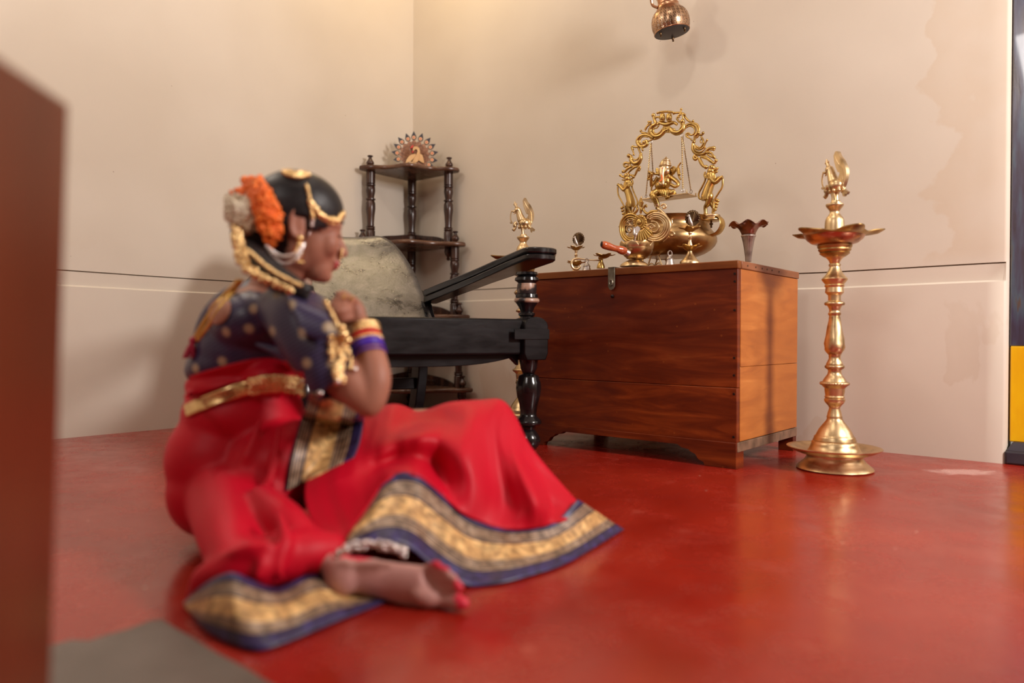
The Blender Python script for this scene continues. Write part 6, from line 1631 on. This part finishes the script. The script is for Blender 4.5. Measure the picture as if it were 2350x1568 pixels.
# ---- back strings with a tassel
for k, dx in enumerate((0, 14)):
    pth = [(548 + dx * .6, 642), (520 + dx * .9, 672), (490 + dx, 708), (462 + dx, 750), (444 + dx * .6, 782)]
    q = crs(pth, 20); P_ = [hit(x, y, .006, (bv_bl, bv_body), 1.3) for x, y in q]
    dd = [(p - CAM).length for p in P_]
    for _ in range(4): dd = [dd[0]] + [min(dd[i], (dd[i - 1] + dd[i + 1]) / 2) for i in range(1, len(dd) - 1)] + [dd[-1]]
    P_ = [CAM + (p - CAM).normalized() * d for p, d in zip(P_, dd)]
    part('back_string', MB().tube(P_, rad(5.2), 8, up=(0, 1, 0), flat=.4), M_GOLDRIB, blouse, angle=80)
mb = MB()
for k in range(26):
    a = random.uniform(-1, 1); mb.tube([V(442, 782, 1.28), V(438 + a * 8, 800, 1.275 + random.uniform(-.006, .006)), V(432 + a * 13, 822, 1.275 + random.uniform(-.01, .01))], [rad(3), rad(3.4), rad(2)], 5)
mb.ell(V(443, 782, 1.28), rad(9), nu=10, nv=8); part('tassel', mb, mat('crimson_thread', (.42, .01, .05), .6), blouse, angle=80, kind='stuff')
# ---- armlet, chains, bangles
mb = MB()
pts = []
for k in range(150):
    t = random.random(); x = 768 + 22 * t + random.uniform(-16, 16) * (1 - .3 * t); y = 772 + 108 * random.random()
    w = 1 if y < 830 else .55
    x = 775 + (x - 775) * w + (y - 772) * .02
    mb.ell(hit(x, y, .006, (bv_bl, bv_body)), rad(random.uniform(4, 7.5), 1.12), nu=8, nv=6)
for q in crs([(782, 775), (800, 800), (806, 830), (802, 845)], 14): mb.ell(hit(*q, .006, (bv_bl, bv_body)), rad(5, 1.12), nu=8, nv=6)
part('armlet', mb, M_GOLD, blouse, angle=80, kind='stuff')
mb = MB()
for q in ((775, 876), (815, 848), (735, 902), (690, 875)): mb.ell(hit(*q, .007, (bv_bl, bv_body, bv_sari)), rad(7, 1.12), nu=10, nv=8)
part('hanging_pearls', mb, M_SILV, blouse, angle=80)
beads([(748, 694, 1.13), (762, 722, 1.12), (776, 748, 1.12), (780, 766, 1.12), (792, 780, 1.125)], 6.5, 18, M_GOLD, 'long_necklace', gbody, jitter=2)
mb = MB(); [mb.ell(V(x, y, 1.115), rad(r, 1.1), nu=10, nv=8) for x, y, r in ((788, 768, 13), (798, 782, 10), (785, 752, 9))]; part('pendant', mb, M_GOLD, gbody, angle=80)
ax0, ax1 = V(862, 870, 1.15), V(838, 775, 1.18); ad = (ax1 - ax0).normalized(); e1 = ad.cross(Vector((0, 1, 0))).normalized(); e2 = ad.cross(e1)
def bangle(py, r, tr, m, name, beaded=False, tilt=.0):
    t = (870 - py) / 95; c = ax0.lerp(ax1, t); mb = MB(); n = 30; P_ = [c + e1 * (rad(r, 1.16) * cos(a)) + e2 * (rad(r, 1.16) * sin(a)) + ad * tilt * cos(a) for a in [2 * pi * i / n for i in range(n)]]
    mb.tube(P_, rad(tr, 1.16), 8, closed=True)
    if beaded: [mb.ell(p, rad(tr * 1.5, 1.16), nu=8, nv=6) for p in P_]
    part(name, mb, m, gbody, angle=80)
M_PURP = mat('violet_glass', (.08, .03, .42), .25); M_REDG = mat('red_glass', (.6, .03, .02), .25)
bangle(756, 33, 5.5, M_GOLD, 'bangle', True); bangle(766, 34, 4.5, M_GOLD, 'bangle', True); bangle(774, 34.5, 3.2, M_REDG, 'bangle'); bangle(780, 35, 3.2, M_REDG, 'bangle'); bangle(786, 35.5, 3.4, M_GOLD, 'bangle', True)
for k in range(4): bangle(791.5 + 4.6 * k, 36 + .4 * k, 2.8, M_PURP, 'bangle')
bangle(816, 38, 2.6, M_PURP, 'bangle')
mb = MB(); mb.ell(V(790, 682, 1.148), rad(6), nu=8, nv=6); mb.ell(V(806, 686, 1.155), rad(5.5), nu=8, nv=6); part('finger_ring', mb, M_GOLD, gbody)
# anklet bells
mb = MB(); q = crs([(772, 1272, 1.01), (800, 1258, 1.005), (850, 1250, 1.005), (900, 1256, 1.01), (930, 1270, 1.02)], 26)
for (x, y, Y) in q:
    for k in range(3): mb.ell(V(x + random.uniform(-4, 4), y + random.uniform(-8, 8), Y + random.uniform(-.004, .004)), rad(random.uniform(4, 7), 1.03), nu=8, nv=6)
part('anklet', mb, M_SILV, gbody, angle=80, kind='stuff')
